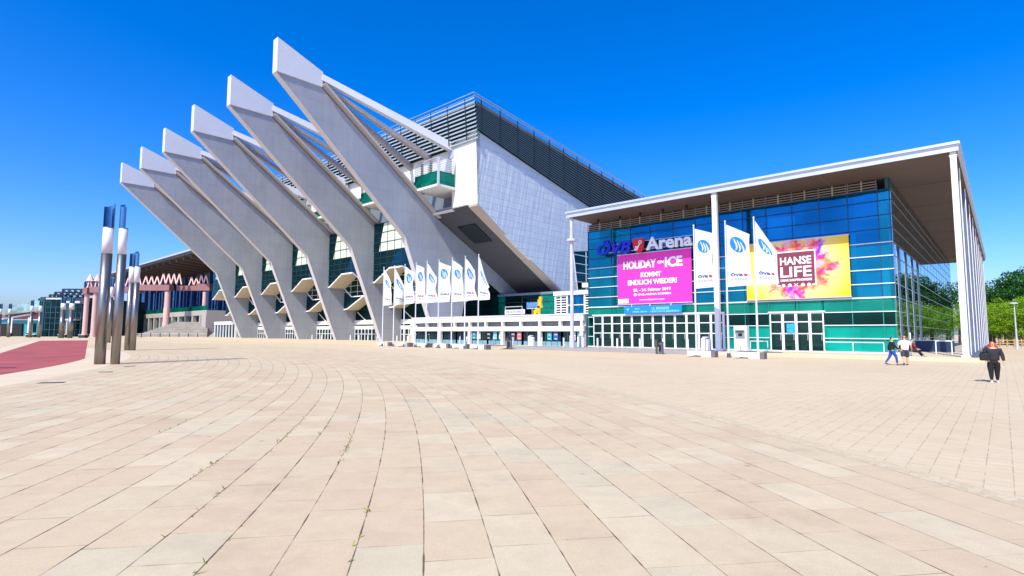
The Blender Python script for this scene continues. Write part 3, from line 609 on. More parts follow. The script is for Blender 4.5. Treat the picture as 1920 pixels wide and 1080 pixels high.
# roof and louvre bands
def rz(t): return 37.75 - .108*(t-6.6)
q = MB(); q.prism([(7.4, rz(7.4)-.5), (62, rz(62)-.5), (62, rz(62)-.9), (7.4, rz(7.4)-.9)], -154, -SE+.3, 'x'); q.build('roof', mat('roof_grey', '#9a9da2'), hall)
m_lf = mat('louvre_front_lit', '#a3b4be', .45, .2, var=.06); m_ls = mat('louvre_side', '#7f99ab', .5, .1, var=.06); m_lb = mat('louvre_back', '#22343c', .8)  # same slats twice: front coloured lighter as sunlit, side darker
q = MB(); NL = 11
for k in range(NL):
    z = 31.3 + k*.6; y = 7.2 - .08*k
    q.add([(-154, y, z), (-SE+.6, y, z), (-SE+.6, y+.3, z+.42), (-154, y+.3, z+.42), (-154, y+.03, z-.06), (-SE+.6, y+.03, z-.06)], [(0,1,2,3),(4,5,1,0)])
q.build('louvre_screen', m_lf, hall)
q = MB(); q.prism([(7.9, 31.2), (7.4, 37.2), (7.6, 37.2), (8.1, 31.2)], -153.5, -SE, 'x'); q.build('louvre_backing', m_lb, hall)
q = MB(); NS = 17
for k in range(NS):
    f = k/(NS-1)
    z0 = 33.0 + (37.55-33.0)*f; z1 = 21.5 + (rz(60)-.1-21.5)*f; xx = -SE + .25 + .35*(1-f)*0 + .3
    q.add([(xx, 7.0, z0), (xx, 60, z1), (xx-.3, 60, z1+.26), (xx-.3, 7.0, z0+.2), (xx, 7.0, z0-.05), (xx, 60, z1-.07)], [(0,1,2,3),(4,5,1,0)])
q.build('louvre_screen', m_ls, hall)
q = MB(); q.prism([(7.3, 32.9), (62, 21.1), (62, rz(62)-.2), (7.3, 37.3)], -SE-.1, -SE+.1, 'x'); q.build('louvre_backing', m_lb, hall)
for k in range(13): q = MB(); y = 8 + k*4.2; q.beam((-SE+.6, y, 32.9-.216*(y-7)), (-SE+.6, y, rz(y)+.2), .12, .12); q.build('louvre_bracket', mat('dark_steel', '#2c3640', .5, .4), hall)
for k in range(24): q = MB(); x = -SE - 1.5 - k*4.1; q.beam((x, 6.95, 31.4), (x, 6.45, 37.75), .1, .1); q.build('louvre_bracket', mat('dark_steel', '#2c3640', .5, .4), hall)
q = MB(); q.tube((-154, 6.3, 38.15), (-SE+.7, 6.3, 38.15), .07, .07, 6); q.tube((-SE+.7, 6.3, 38.15), (-SE+.7, 61, rz(61)+.45), .07, .07, 6); q.tube((-154, 6.5, 37.7), (-SE+.6, 6.5, 37.7), .06, .06, 6); q.tube((-SE+.65, 6.4, 37.75), (-SE+.65, 61, rz(61)+.05), .09, .09, 6)
q.build('roof_rail', mat('pale_rail', '#9fb2c0', .4, .4), hall)
# fins
for i, S in enumerate(FS):
    q = MB(); q.prism([(-18.6, 35.9), (2.66, 16.9), (9.55, .0), (13.7, .0), (15.2, 6.8), (21.9, 11.1), (26.4, 8.5), (30.3, 8.6), (30.3, 9.2), (7.94, 21.3), (-12.3, 35.95)], -S-.42, -S+.42, 'x')
    fin = q.build('support_fin', m_fin, hall)
    q = MB()                                   # pale leading edge, sunlight put into its colour
    pts = [(-18.63, 35.9), (2.6, 16.88), (9.5, .02)]
    for (y0, z0), (y1, z1) in zip(pts, pts[1:]):
        d = Vector((y1-y0, z1-z0)).normalized(); nx, nz = -d.y*-1*-.12, d.x*.12
        q.prism([(y0, z0), (y1, z1), (y1-.12*abs(d.y), z1-.12*abs(d.x)), (y0-.12*abs(d.y), z0-.12*abs(d.x))], -S-.46, -S+.46, 'x')
    q.build('lit_edge_strip', m_edge, fin)
    q = MB(); q.prism([(-18.65, 40.5), (-18.62, 35.88), (-12.15, 35.93), (-12.12, 38.1)], -S-.62, -S+.62, 'x'); hd = q.build('fin_head', m_head, fin, bevel=.03)
    q = MB()
    for (y0, z0), (y1, z1) in (((-12.2, 36.15), (7.94, 21.5)), ((7.94, 21.5), (30.3, 9.4))):
        d = Vector((y1-y0, z1-z0)).normalized(); n_ = Vector((d.y, -d.x)) * -.32
        q.prism([(y0, z0), (y1, z1), (y1+n_.x, z1+n_.y), (y0+n_.x, z0+n_.y)], -S-1.25, -S+1.25, 'x')
    q.build('top_flange', mat('flange_bounce_tone', '#b9b1ab', .7, var=.05), fin)  # beige tone paints in the bounced light on the underside
    for dx, yy, zz, w1, h1 in ((5.2, 8.3, 31.3, 1.0, 1.3), (-.6, 8.6, 30.8, .8, .9), (-6.0, 8.6, 30.4, .8, .9)):
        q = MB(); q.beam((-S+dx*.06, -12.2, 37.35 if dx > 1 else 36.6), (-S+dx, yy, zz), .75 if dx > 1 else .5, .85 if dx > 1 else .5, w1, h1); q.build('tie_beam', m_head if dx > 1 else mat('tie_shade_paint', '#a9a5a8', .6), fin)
    q = MB(); q.box(-S+4.5, -S+5.9, 7.6, 9.2, 29.6, 30.9); q.build('tie_anchor', m_steel, fin)
# balconies in the bays
g_bal = m_glass('balcony_glass', srgb('#4fc0b4'), srgb('#2fa890'), srgb('#0c8a74'), .1)
for i, S in enumerate(FS + [FS[-1] + 15.6]):
    s1 = S - .5; s0 = 60.9 if i == 0 else FS[i-1] + 9.4
    q = MB(); lb(q, s0, s1, 4.1, 10.4, 24.3, 24.65); bal = q.build('balcony', m_offw, hall)
    q = MB(); lb(q, s0+.05, s1, 4.12, 4.17, 24.7, 26.7); lb(q, s0+.02, s0+.07, 4.2, 7.4, 24.7, 26.7); q.build('glass_panel', g_bal, bal)
    q = MB()
    for k in range(7): z = 26.85 + k*.27; q.tube((-s0, 4.12, z), (-s1, 4.12, z), .06, .06, 5); q.tube((-s0, 4.12, z), (-s0, 7.4, z), .06, .06, 5)
    q.box(-s0-.14, -s0+.14, 4.0, 4.28, 24.4, 28.8); lb(q, s0, s1, 4.08, 4.2, 28.7, 28.82); q.box(-s0-.06, -s0+.06, 4.2, 7.6, 28.7, 28.82); q.build('railing', m_steel, bal)
    q = MB(); 
    for s in (s0+2.2, s0+4.4): lb(q, s-.16, s+.16, 4.3, 4.6, 24.65, 28.6)
    q.build('post', m_dark, bal)
# honeycomb glazed bays
m_hex = mat('cream_soffit', '#cdbfa8', .7, var=.05); m_trim = mat('white_trim', '#ecebe8', .5, var=.02)
g_bay = m_glass('bay_glass', srgb('#5fa8c0'), srgb('#1c5058'), srgb('#0c2424'), .16)
g_panel = mat('pale_green_panel', '#cfdccb', .5, var=.05, scale=.6)
for i in range(6):
    S0 = FS[i] + .43; S1 = (FS[i+1] if i < 5 else FS[i] + 15.6) - .43; w_ = S1 - S0
    def X(f): return -(S0 + f * w_)             # f 0 at the nearer fin, 1 at the further
    bay = MB()
    fa = [(0, 10.8), (.18, 11.3), (.40, 13.2), (.67, 13.2), (.97, 10.9), (1, 10.9)]
    pol = [(X(f), z) for f, z in fa] + [(X(1), 16.3), (X(0), 16.3)]
    bay.prism(pol, 7.2, 7.28, 'y'); bw = bay.build('bay_window', g_bay, hall)
    q = MB(); q.box(X(1), X(0)-0, 7.2, 7.3, 16.4, 21.5); q.build('upper_panel', g_panel, bw)
    q = MB(); q.box(X(1), X(1)+1.6, 7.12, 7.19, 16.4, 21.5); q.prism([(X(1)+1.6, 21.5), (X(1)+3.0, 21.5), (X(1)+1.6, 16.4)], 7.12, 7.19, 'y'); q.build('shade_sheet', g_bay, bw)  # dark slanted sheet over the pale panel stands in for shade
    q = MB()
    for k in range(1, 7): q.box(X(1)+w_*k/7-.05, X(1)+w_*k/7+.05, 7.14, 7.2, 13.3, 21.5)
    for z in (14.1, 15.2, 16.3, 18.0, 19.8, 21.5): q.box(X(1), X(0), 7.1, 7.17, z-.04, z+.04)
    q.box(X(1), X(1)+w_*.3, 7.1, 7.17, 12.96, 13.04); q.box(X(1), X(1)+w_*.18, 7.1, 7.17, 11.96, 12.04); q.build('glazing_bar', mat('bar_green', '#2c4a4c', .4, .3), bw)
    def band(pts, y0, y1, th, m1, m2, inv=False):
        a = MB(); t = MB()
        for (f0, z0), (f1, z1) in zip(pts, pts[1:]):
            a.add([(X(f0), y0, z0), (X(f1), y0, z1), (X(f1), y1, z1), (X(f0), y1, z0), (X(f0), y0, z0-.12), (X(f1), y0, z1-.12), (X(f1), y1, z1-.12), (X(f0), y1, z0-.12)], [(0,1,2,3),(4,5,6,7),(0,1,5,4),(2,3,7,6)])
            t.add([(X(f0), y0-.06, z0-.13), (X(f1), y0-.06, z1-.13), (X(f1), y0-.06, z1+th), (X(f0), y0-.06, z0+th), (X(f0), y0+.1, z0-.13), (X(f1), y0+.1, z1-.13), (X(f1), y0+.1, z1+th), (X(f0), y0+.1, z0+th)], [(0,1,2,3),(4,5,6,7),(0,1,5,4),(2,3,7,6)])
        a.build('honeycomb_soffit', m1, bw); t.build('honeycomb_trim', m2, bw)
    band(fa, 7.2, 10.75, .12, m_hex, m_trim)
    fb = [(0, 6.5), (.08, 6.5), (.24, 9.05), (.52, 9.05), (.92, 6.6), (1, 6.55)]
    q = MB(); q.prism([(X(f), z) for f, z in fb] + [(X(1), 13.4), (X(0), 13.4)], 10.8, 10.88, 'y'); q.build('middle_glass', g_bay, bw)
    band(fb, 10.8, 13.55, .1, m_hex, m_trim)
    q = MB()
    for f0, z0, f1, z1 in ((1, 10.85, .81, 9.05), (.81, 9.05, .52, 9.05)): q.beam((X(f0), 10.74, z0), (X(f1), 10.74, z1), .1, .2)
    for z in (10.0, 11.2, 12.3): q.box(X(1), X(0), 10.74, 10.79, z-.03, z+.03)
    for k in range(1, 6): q.box(X(1)+w_*k/6-.04, X(1)+w_*k/6+.04, 10.75, 10.79, 9.2, 13.4)
    for f0, z0, f1, z1 in ((.95, 6.1, .74, 4.3), (.74, 4.3, .4, 4.3)): q.beam((X(f0), 13.5, z0), (X(f1), 13.5, z1), .1, .16)
    q.build('lattice_trim', m_trim, bw)
    q = MB(); q.box(X(1), X(0), 13.6, 13.7, 4.35, 9.3); q.build('lower_glass', g_dark, bw)
    q = MB(); q.box(X(1), X(0), 13.4, 13.9, 3.5, 4.35); q.box(X(1), X(0), 13.45, 13.9, 2.5, 3.2); q.build('entrance_beam', m_offw, bw)
    q = MB()
    for k in range(13): q.box(X(1)+w_*k/12-.07, X(1)+w_*k/12+.07, 13.45, 13.6, FZ, 2.5)
    q.box(X(1), X(0), 13.45, 13.58, 1.5, 1.6); q.build('entrance_frame', m_white, bw)
    q = MB(); q.box(X(1), X(0), 13.6, 13.66, FZ, 2.5); q.build('entrance_glass', g_tk, bw)
# strip window and small details on the end wall
q = MB(); q.prism([(32.5, 16.9), (40, 17.9), (40, 10.2), (33.8, 9.9)], -SE, -SE+.06, 'x'); ew = q.build('end_window', g_dark, hall)
q = MB()
for z in (11.4, 13.1, 14.8, 16.4): q.box(-SE+.06, -SE+.12, 33.0, 40, z-.06, z+.06)
q.box(-SE+.06, -SE+.12, 36.6, 36.75, 10, 17.3); q.beam((-SE+.1, 32.5, 16.9), (-SE+.1, 33.8, 9.9), .12, .16); q.build('window_frame', m_white, ew)
# ================================================================== FLAGPOLES, FLAGS, BASES
def m_flag():
    g = G('flag_cloth'); n = g.noise(g.coord(), 2.2, 3); c = g.mix(n.outputs[0], srgb('#dfe2e8'), srgb('#f2f3f6'))
    d = g.bsdf(c, .8); tr = g.n('ShaderNodeBsdfTranslucent'); g.put(tr.inputs[0], c); mx = g.n('ShaderNodeMixShader'); mx.inputs[0].default_value = .3; g.put(mx.inputs[1], d); g.put(mx.inputs[2], tr.outputs[0]); return g.done(mx.outputs[0])
m_cloth = m_flag(); m_fb = mat('flag_blue', '#1678d0', .7, var=.04); m_fg = mat('flag_grey', '#8c97a6', .7); m_fn = mat('flag_navy', '#2c4c84', .7); m_fr = mat('flag_red', '#d8283a', .7)
m_pole = mat('pole_white', '#d9dce2', .35, .2, var=.03)
pole0 = thing('flagpole', None, 'flagpole', (0,0,0), ROTZ, 'white flagpoles before the arena')
b = MB(); b.tube((0,0,0), (0,0,10.75), .085, .05, 12); b.build('pole', m_pole, pole0, smooth=False)
b = MB(); b.ball((0,0,10.82), .09, 10); b.build('finial', m_steel, pole0, smooth=True)
b = MB(); b.tube((0,0,0), (0,0,.35), .16, .13, 12); b.build('collar', m_alu, pole0)
PS = [61.0, 58.5, 56.2, 53.8, 51.6, 49.3, 46.85, 44.55, 42.3]; PR = [16.75, 14.15, 11.95]
ORD = ['leftmost', 'second', 'third', 'fourth', 'fifth', 'sixth', 'seventh', 'eighth', 'ninth and rightmost']
first = True
def flag_map(w, ang, droop, wave, ph, seed):
    """u 0..1 from the pole outward, v 0..1 downward -> local point"""
    def f(u, v, off=0.0):
        H_ = 5.0
        x = u * w; y = wave * math.sin(u*4.2 + v*2.4 + ph) * u + .10*math.sin(v*9 + ph*2 + u*3)*u
        z = 10.55 - v*H_ - droop*u*(1-v)**1.3 - .10*math.sin(v*3.1+ph)*u
        x *= 1 - .18*math.sin(v*math.pi)*abs(math.sin(ph)) + .06*v
        y -= off
        ca, sa = math.cos(ang), math.sin(ang)
        return (.09 + x*ca - y*sa, x*sa + y*ca, z)
    return f
def make_flag(s, idx, label, w, ang, droop, wave, ph, group):
    fl = thing('flag', label, 'flag', W(s, -5.2, 0), ROTZ, group); f = flag_map(w, ang, droop, wave, ph, idx)
    NU, NV = 14, 30; b = MB(); vs = [f(i/NU, j/NV, o) for o in (0, -.012) for j in range(NV+1) for i in range(NU+1)]; n = (NU+1)*(NV+1); fs = []
    for o in (0, n):
        for j in range(NV):
            for i in range(NU): a = o + j*(NU+1) + i; fs.append((a, a+1, a+NU+2, a+NU+1))
    b.add(vs, fs); b.build('cloth', m_cloth, fl, smooth=True, fix=False)
    def flat(pts): return [f(x, y, .012) for x, y in pts]
    # round emblem: blue disc broken by three white flame like waves
    cx, cy, rx, ry = .5, .27, .36, .36*w/5.0
    b = MB(); n = 40; ring = []
    for k in range(6):
        r0, r1 = k/6, (k+1)/6
        for a in range(n):
            a0, a1 = 2*math.pi*a/n, 2*math.pi*(a+1)/n
            b.add(flat([(cx+rx*r*math.cos(t), cy+ry*r*math.sin(t)) for r, t in ((r0, a0), (r1, a0), (r1, a1), (r0, a1))]), [(0,1,2,3)])
    em = b.build('emblem', m_fb, fl, fix=False)
    b = MB()
    for k in range(3):
        ox = -.38 + k*.42; pts = []
        for q in range(13):
            t = q/12; yy = -.62 + k*.06 + t*1.45; xx = ox + .36*math.sin(t*3.0 - .7) - t*.30 + .12
            pts.append((xx, yy, .105*math.sin(math.pi*min(1, t*.92+.08))**.6 + .01))
        for (x0, y0, w0), (x1, y1, w1) in zip(pts, pts[1:]):
            b.add([f(cx+rx*X_, cy+ry*Y_, .024) for X_, Y_ in ((x0-w0, y0), (x0+w0, y0), (x1+w1, y1), (x1-w1, y1))], [(0,1,2,3)])
    b.build('emblem_wave', m_cloth, em, fix=False)
    def word(body, u0, u1, v0, v1, m_, bold):
        vs, fs, tw, thh = text_verts(body, bold); q = MB(); q.add([f(u0 + v.x/tw*(u1-u0), v1 - v.y/thh*(v1-v0), .016) for v in vs], fs); q.build('lettering', m_, fl, fix=False)
    word('ÖVB', .12, .66, .775, .83, m_fn, .05); word('ARENA', .12, .86, .865, .905, m_fg, .0)
    q = MB(); n = 12; q.add([f(.78 + .085*math.cos(2*math.pi*a/n), .806 + .024*math.sin(2*math.pi*a/n), .018) for a in range(n)], [tuple(range(n))]); q.build('red_shield', m_fr, fl, fix=False)
    return fl
FL = [(61.0, 1.7, .75, 1.3, .12, .3), (58.5, 1.9, .55, 1.6, .25, 1.2), (56.2, 2.0, -.05, .9, .12, 2.0), (53.8, 1.95, .05, 1.1, .15, .7), (51.6, 1.8, .2, 1.2, .14, 1.6), (49.3, 1.95, .0, .9, .12, 2.6), (46.85, 1.85, .25, 1.1, .2, .2), (44.55, 1.9, -.05, 1.2, .14, 1.1), (42.3, 1.45, .3, 3.2, .22, 2.2)]
FL = [(61.0, 1.2, .5, 2.0, .2, .3), (58.5, 1.5, .9, 2.8, .3, 1.2), (56.2, 1.95, -.05, .8, .12, 2.0), (53.8, 1.8, .05, .5, .22, .7), (51.6, 1.6, .15, 1.7, .1, 1.6), (49.3, 1.9, .0, .6, .2, 2.6), (46.85, 1.6, .25, 1.0, .28, .2), (44.55, 1.95, -.1, 1.5, .1, 1.1), (42.3, 1.3, .25, 3.4, .22, 2.2)]
for k, s in enumerate(PS + PR):
    p = pole0 if first else copy_tree(pole0); first = False
    p.location = W(s, -5.2, 0)
    p['label'] = ('%s white flagpole of the long row before the leaning concrete fins' % ORD[k]) if k < 9 else ['white flagpole before the white foyer doors, nearest the tall middle column', 'middle one of the three white flagpoles before the foyer', 'rightmost flagpole, standing before the yellow banner'][k-9]
    if k < 9: make_flag(s, k, '%s white flag with blue round emblem in the row before the concrete fins' % ORD[k], *FL[k][1:], 'white flags with blue emblem')
    else: make_flag(s, k, ['white emblem flag hanging beside the tall middle column of the foyer', 'fully spread white emblem flag between the pink and yellow banners', 'curling white flag overlapping the left edge of the yellow banner'][k-9], *[(1.6, .1, .5, .1, 1.4), (1.85, -.05, 1.0, .06, .4), (1.45, .1, 2.4, .26, 2.4)][k-9], 'white flags with blue emblem')
m_bench = mat('bench_concrete', '#cfcbc2', .8, var=.07, scale=1.5, bump=.15); m_bdark = mat('bench_end_grey', '#6c6a6c', .8, var=.1)
bn = thing('bench_block', None, 'bench', (0,0,0), ROTZ, 'pale concrete bench blocks at the flagpoles')
b = MB(); b.prism([(0, .08), (0, .62), (2.75, .62), (2.75, .0), (1.6, .0), (1.6, .14), (.75, .14), (.75, .08)], -.45, .45, 'y'); b.build('block', m_bench, bn, bevel=.02)
b = MB(); b.box(2.76, 3.2, -.46, .46, 0, .64); b.build('end_block', m_bdark, bn, bevel=.02)
b = MB(); b.box(.3, 2.6, -.35, .35, 0.0, .075); b.build('foot', m_bdark, bn)
BL = ['pale concrete bench block at the far left end of the flag row', 'second pale bench block from the left under the flags', 'third pale bench block from the left under the flags', 'fourth bench block, under the fifth and sixth flags', 'fifth bench block, left of the last one under the flags', 'last bench block of the flag row, at its right end', 'pale bench block before the white foyer doors beside the tall column', 'pale bench block before the cash machine']
for k, (s, t) in enumerate(((62.9, -4.3), (58.4, -4.4), (54.3, -4.5), (50.4, -4.6), (46.9, -4.8), (43.6, -4.9), (17.3, -5.5), (13.5, -5.9))):
    o = bn if k == 0 else copy_tree(bn); o.location = W(s, t, 0); o['label'] = BL[k]
    o.scale = (.84, .84, .84) if k < 6 else (.72, .72, .78)
# bollards, bins
bo = thing('bollard', None, 'bollard', (0,0,0), 0, 'white bollards before the entrances')
b = MB(); b.tube((0,0,0), (0,0,1.0), .10, .10, 12); b.build('post', m_white, bo); b = MB(); b.tube((0,0,1.0), (0,0,1.05), .11, .07, 12); b.build('cap', m_steel, bo)
BP = [(31.4, 2.6), (28.9, 2.6), (26.2, 2.6), (23.6, 2.6), (21.0, 2.6), (36.2, 2.8), (39.5, 2.8), (44.5, 3.2), (48.0, 3.2), (53.4, 3.4), (56.5, 5), (59.5, 6), (62.4, 7)] + [(FS[0] + 3 + 3.1*k, 10.6) for k in range(4)] + [(FS[1] + 3 + 3.1*k, 10.6) for k in range(4)] + [(FS[2] + 4 + 4*k, 10.6) for k in range(3)]
nm = ['first', 'second', 'third', 'fourth', 'fifth', 'sixth', 'seventh', 'eighth']
for k, (s, t) in enumerate(BP):
    o = bo if k == 0 else copy_tree(bo); o.location = W(s, t, FZ)
    o['label'] = ('%s white bollard from the left before the foyer doors' % nm[k]) if k < 5 else ('%s white bollard from the right before the ticket hall' % nm[k-5]) if k < 13 else ('%s white bollard from the right in the bay behind the %s concrete fin' % (nm[(k-13) % 4], ['first', 'second', 'third'][(k-13)//4]))
def bin_(s, t, z, label, wd=.36, h=1.05, dark=False):
    o = thing('litter_bin', label, 'litter bin', W(s, t, z), ROTZ)
    b = MB(); b.tube((0,0,0), (0,0,h), wd/1.6, wd/1.6, 14); b.build('body', m_alu, o); b = MB(); b.tube((0,0,h), (0,0,h+.08), wd/1.5, wd/2.2, 14); b.build('lid', m_dark, o)
    b = MB(); b.box(-wd/1.6-.28, -wd/1.6-.16, -.1, .1, 0, h+.25); b.build('post', mat('brown_post', '#5e544e', .7), o)
    b = MB(); b.box(-.1, .1, -wd/1.6-.02, -wd/1.6+.02, .25, .85); b.build('front_slot', m_dark, o); return o
bin_(21.2, -2.6, 0, 'steel litter bin with a brown post before the foyer doors'); bin_(39.9, -2.4, 0, 'steel litter bin with a brown post right of the flag row')
for s, t, lab in ((33.9, 3.0, 'white twin ashtray pillar at the left corner of the foyer'), (18.6, 1.2, 'white ashtray pillar beside the tall middle column'), (41.5, 3.2, 'white ashtray pillar at the middle of the ticket hall')):
    o = thing('ashtray_pillar', lab, 'ashtray', W(s, t, FZ), ROTZ); b = MB(); b.box(-.42, -.05, -.16, .16, 0, 1.15); b.box(.05, .42, -.16, .16, 0, 1.05); b.build('body', m_white, o, bevel=.03); b = MB(); b.box(-.3, .3, -.1, .1, 1.15, 1.3); b.build('cap', m_steel, o)
st_ = thing('stand_sign', 'small white notice board on a beige foot before the first concrete fin', 'sign', W(67.8, 5.0, FZ), ROTZ)
b = MB(); b.box(-.4, .4, -.06, .06, 1.3, 2.9); b.build('board', m_white, st_); b = MB(); b.box(-.45, .45, -.25, .25, 0, 1.28); b.build('foot', mat('beige_foot', '#b9aa97', .8), st_); b = MB(); b.box(-.3, .3, -.07, -.062, 2.4, 2.7); b.build('notice', mat('poster_teal', '#4fa8a8'), st_)

m_drain = mat('drain_iron', '#3c342c', .6, .4, var=.2)
for k, (x, y, w_, r_, lab) in enumerate(((-16.54, 19.65, .75, 20, 'long dark drain cover nearest the camera at the left path edge'), (-18.53, 24.9, .5, 22, 'middle dark drain cover before the nearest lamp pair'), (-20.4, 29.1, .5, 25, 'small dark drain cover right beside the nearest lamp pair'), (-25.5, 27.5, .7, 30, 'dark drain cover on the red cycle lane'))):
    o = thing('drain_cover', lab, 'drain cover', (x, y, .005 if k < 3 else .007), R_(r_), 'drain covers at the left'); b = MB(); b.box(-w_/2, w_/2, -.16, .16, 0, .01); b.build('frame', m_drain, o)
    b = MB()
    for j in range(7): xx = -w_/2 + w_*(j+.7)/7.4; b.box(xx-.012, xx+.012, -.12, .12, .011, .016)
    b.build('grate', m_alu, o)
b = MB(); rw = random.Random(3)
for x, y, n_ in ((-6.6, 10.41, 10), (-4.16, 10.13, 30), (-3.66, 10.53, 14), (-2.7, 8.55, 24), (-4.11, 7.78, 10), (-4.2, 7.62, 10), (-2.45, 4.32, 12), (-3.46, 5.71, 8), (-2.62, 9.05, 10), (-1.5, 5.4, 8)):
    rr0 = math.hypot(x-CX, y-CY); kk_ = round((rr0-RI)/RW)*RW + RI; a0 = math.atan2(y-CY, x-CX)
    for j in range(n_):
        a1 = a0 + rw.gauss(0, .0016*n_**.5); rj = kk_ + rw.gauss(0, .02); p = Vector((CX+rj*math.cos(a1), CY+rj*math.sin(a1), .004)); an = rw.uniform(0, 6.28); d = Vector((math.cos(an), math.sin(an), rw.uniform(.3, 1.2)))*rw.uniform(.02, .05); sd_ = Vector((-math.sin(an), math.cos(an), 0))*.008
        b.add([p-sd_, p+sd_, p+d+sd_*.5, p+d-sd_*.5], [(0,1,2,3)])
wo = b.build('weeds', mat('weed_green', '#7c8420', .8, var=.3, scale=8), fix=False); tag(wo, 'sparse yellow green weeds growing in the joints of the ring paving', 'weeds', kind='stuff')

# ================================================================== STEEL LAMP PILLARS ON THE LEFT
def m_brushed():
    g = G('lamp_pillar_steel'); ob = g.coord(); x, y, z = g.xyz(ob)
    n = g.noise(g.comb(g.math('MULTIPLY', x, 3), g.math('MULTIPLY', y, 3), g.math('MULTIPLY', z, .7)), 1.5, 4)
    return g.done(g.bsdf(g.mix(n.outputs[0], srgb('#7c7874'), srgb('#9c9894')), .36, .9))
m_ls2 = m_brushed(); m_frost = mat('frosted_lamp_glass', '#dcd8dc', .5, var=.02); m_refl = mat('blue_reflector', '#5c86a8', .22, .85, var=.08)
def lamp(x, y, r, h, ang, label, group, copy_of=None):
    if copy_of: o = copy_tree(copy_of); o.location = (x, y, 0); o.rotation_euler = (0, 0, ang); o.scale = (r/.27, r/.27, h/9.3); o['label'] = label; o['group'] = group; return o
    o = thing('lamp_pillar', label, 'lamp pillar', (x, y, 0), ang, group); R0 = .27; Hh = 9.3
    b = MB(); b.tube((0,0,0), (0,0,6.3), R0, R0, 28); b.build('shaft', m_ls2, o, smooth=False)
    for p in o.children[0].data.polygons: p.use_smooth = len(p.vertices) == 4
    b = MB(); b.tube((0,0,6.31), (0,0,7.82), R0-.012, R0-.012, 28); c = b.build('lamp_glass', m_frost, o)
    for p in c.data.polygons: p.use_smooth = len(p.vertices) == 4
    b = MB(); n = 16
    for k in range(n):                        # open half shell reflector with a slanted top
        a0, a1 = math.pi*k/n*1.15, math.pi*(k+1)/n*1.15
        def P(a, rr, z): return (rr*math.cos(a), rr*math.sin(a), z)
        z0 = Hh - .12*(1-math.cos(a0)); z1 = Hh - .12*(1-math.cos(a1))
        b.add([P(a0,R0,7.83), P(a1,R0,7.83), P(a1,R0,z1), P(a0,R0,z0), P(a0,R0-.02,7.83), P(a1,R0-.02,7.83), P(a1,R0-.02,z1), P(a0,R0-.02,z0)], [(0,1,2,3),(7,6,5,4),(3,2,6,7),(0,3,7,4),(1,5,6,2)])
    b.build('reflector', m_refl, o); b = MB(); b.tube((0,0,7.825), (0,0,7.86), R0, R0, 28); b.tube((0,0,6.28), (0,0,6.31), R0+.01, R0+.01, 28); b.build('ring', m_alu, o)
    return o
GL = 'steel lamp pillars on the left of the plaza'
L0 = lamp(-23.35, 30.87, .27, 9.3, R_(20), 'large steel lamp pillar at the far left of the nearest pair', GL)
lamp(-22.5, 30.9, .225, 9.25, R_(120), 'slightly slimmer right pillar of the nearest pair of steel lamps', GL, L0)
lamp(-38.15, 53.9, .25, 9.9, R_(20), 'steel lamp pillar half hidden behind the nearest pair', GL, L0)
lamp(-37.45, 53.7, .25, 9.9, R_(120), 'steel lamp pillar just right of the nearest pair, before the stairs', GL, L0)
lamp(-66.5, 89.5, .3, 11.0, R_(20), 'thin distant lamp pillar seen between the nearest pair', GL, L0)
lamp(-60.5, 82.5, .27, 9.8, R_(120), 'distant lamp pillar mostly behind the right one of the nearest pair', GL, L0)
for x, y, h, r, lab in ((-125.0, 150.5, 11.5, .6, 'broad lamp pillar before the dark glass building, left half of its pair'), (-122.6, 150.5, 11.5, .6, 'broad lamp pillar before the dark glass building, right half of its pair'), (-143, 161, 11.2, .42, 'thin lamp pillar of the middle far pair, its left one'), (-140, 160.5, 11.2, .42, 'thin lamp pillar of the middle far pair, its right one'), (-158, 167, 10.4, .42, 'furthest lamp pillar at the left, before the teal house'), (-154.6, 166.5, 10.4, .42, 'second furthest lamp pillar at the left')):
    lamp(x, y, r, h, R_(60), lab, GL, L0)
m_seat = mat('dark_plum_block', '#3c3040', .8)
for k, (u, y, lab) in enumerate(((-163.5, 171, 'dark low block at the far left edge of the plaza'), (-148.6, 168, 'low dark block second from the left at the far lamps'), (-134.8, 163, 'low dark block third from the left at the far lamps'), (-124.8, 158, 'low dark block at the foot of the broad far lamps'), (-119.2, 158, 'tiny dark stub right of the broad far lamps'))):
    o = thing('planter_block', lab, 'planter', (u, y, 0), R_(8), 'low dark blocks at the far lamps'); w = (3.0, 2.4, 1.9, 1.6, .5)[k]
    b = MB(); b.box(-w/2, w/2, -.8, .8, .0, .8); b.build('body', m_seat, o); b = MB(); b.box(-w/2-.1, w/2+.1, -.9, .9, .8, .95); b.build('rim', m_bench, o)

# ================================================================== LEFT BACKGROUND
def px(u, v, Y):                       # real position of a far point at distance Y
    d = fw*1013.0 + rt2*(u-960) - up2*(v-540); return Vector((0,0,CAMH)) + d*(Y/d.y)
m_pink = mat('pink_render', '#cfaaa6', .7, var=.06, scale=.3); m_pinkd = mat('dusty_pink_beam', '#8f656a', .7, var=.08, scale=.3); m_pinkw = mat('pale_pink_paint', '#f0c9c4', .6, var=.04)
m_bluef = mat('blue_steel', '#1f3f7c', .45, .2); m_navy = mat('navy_truss', '#18304c', .5, .2)
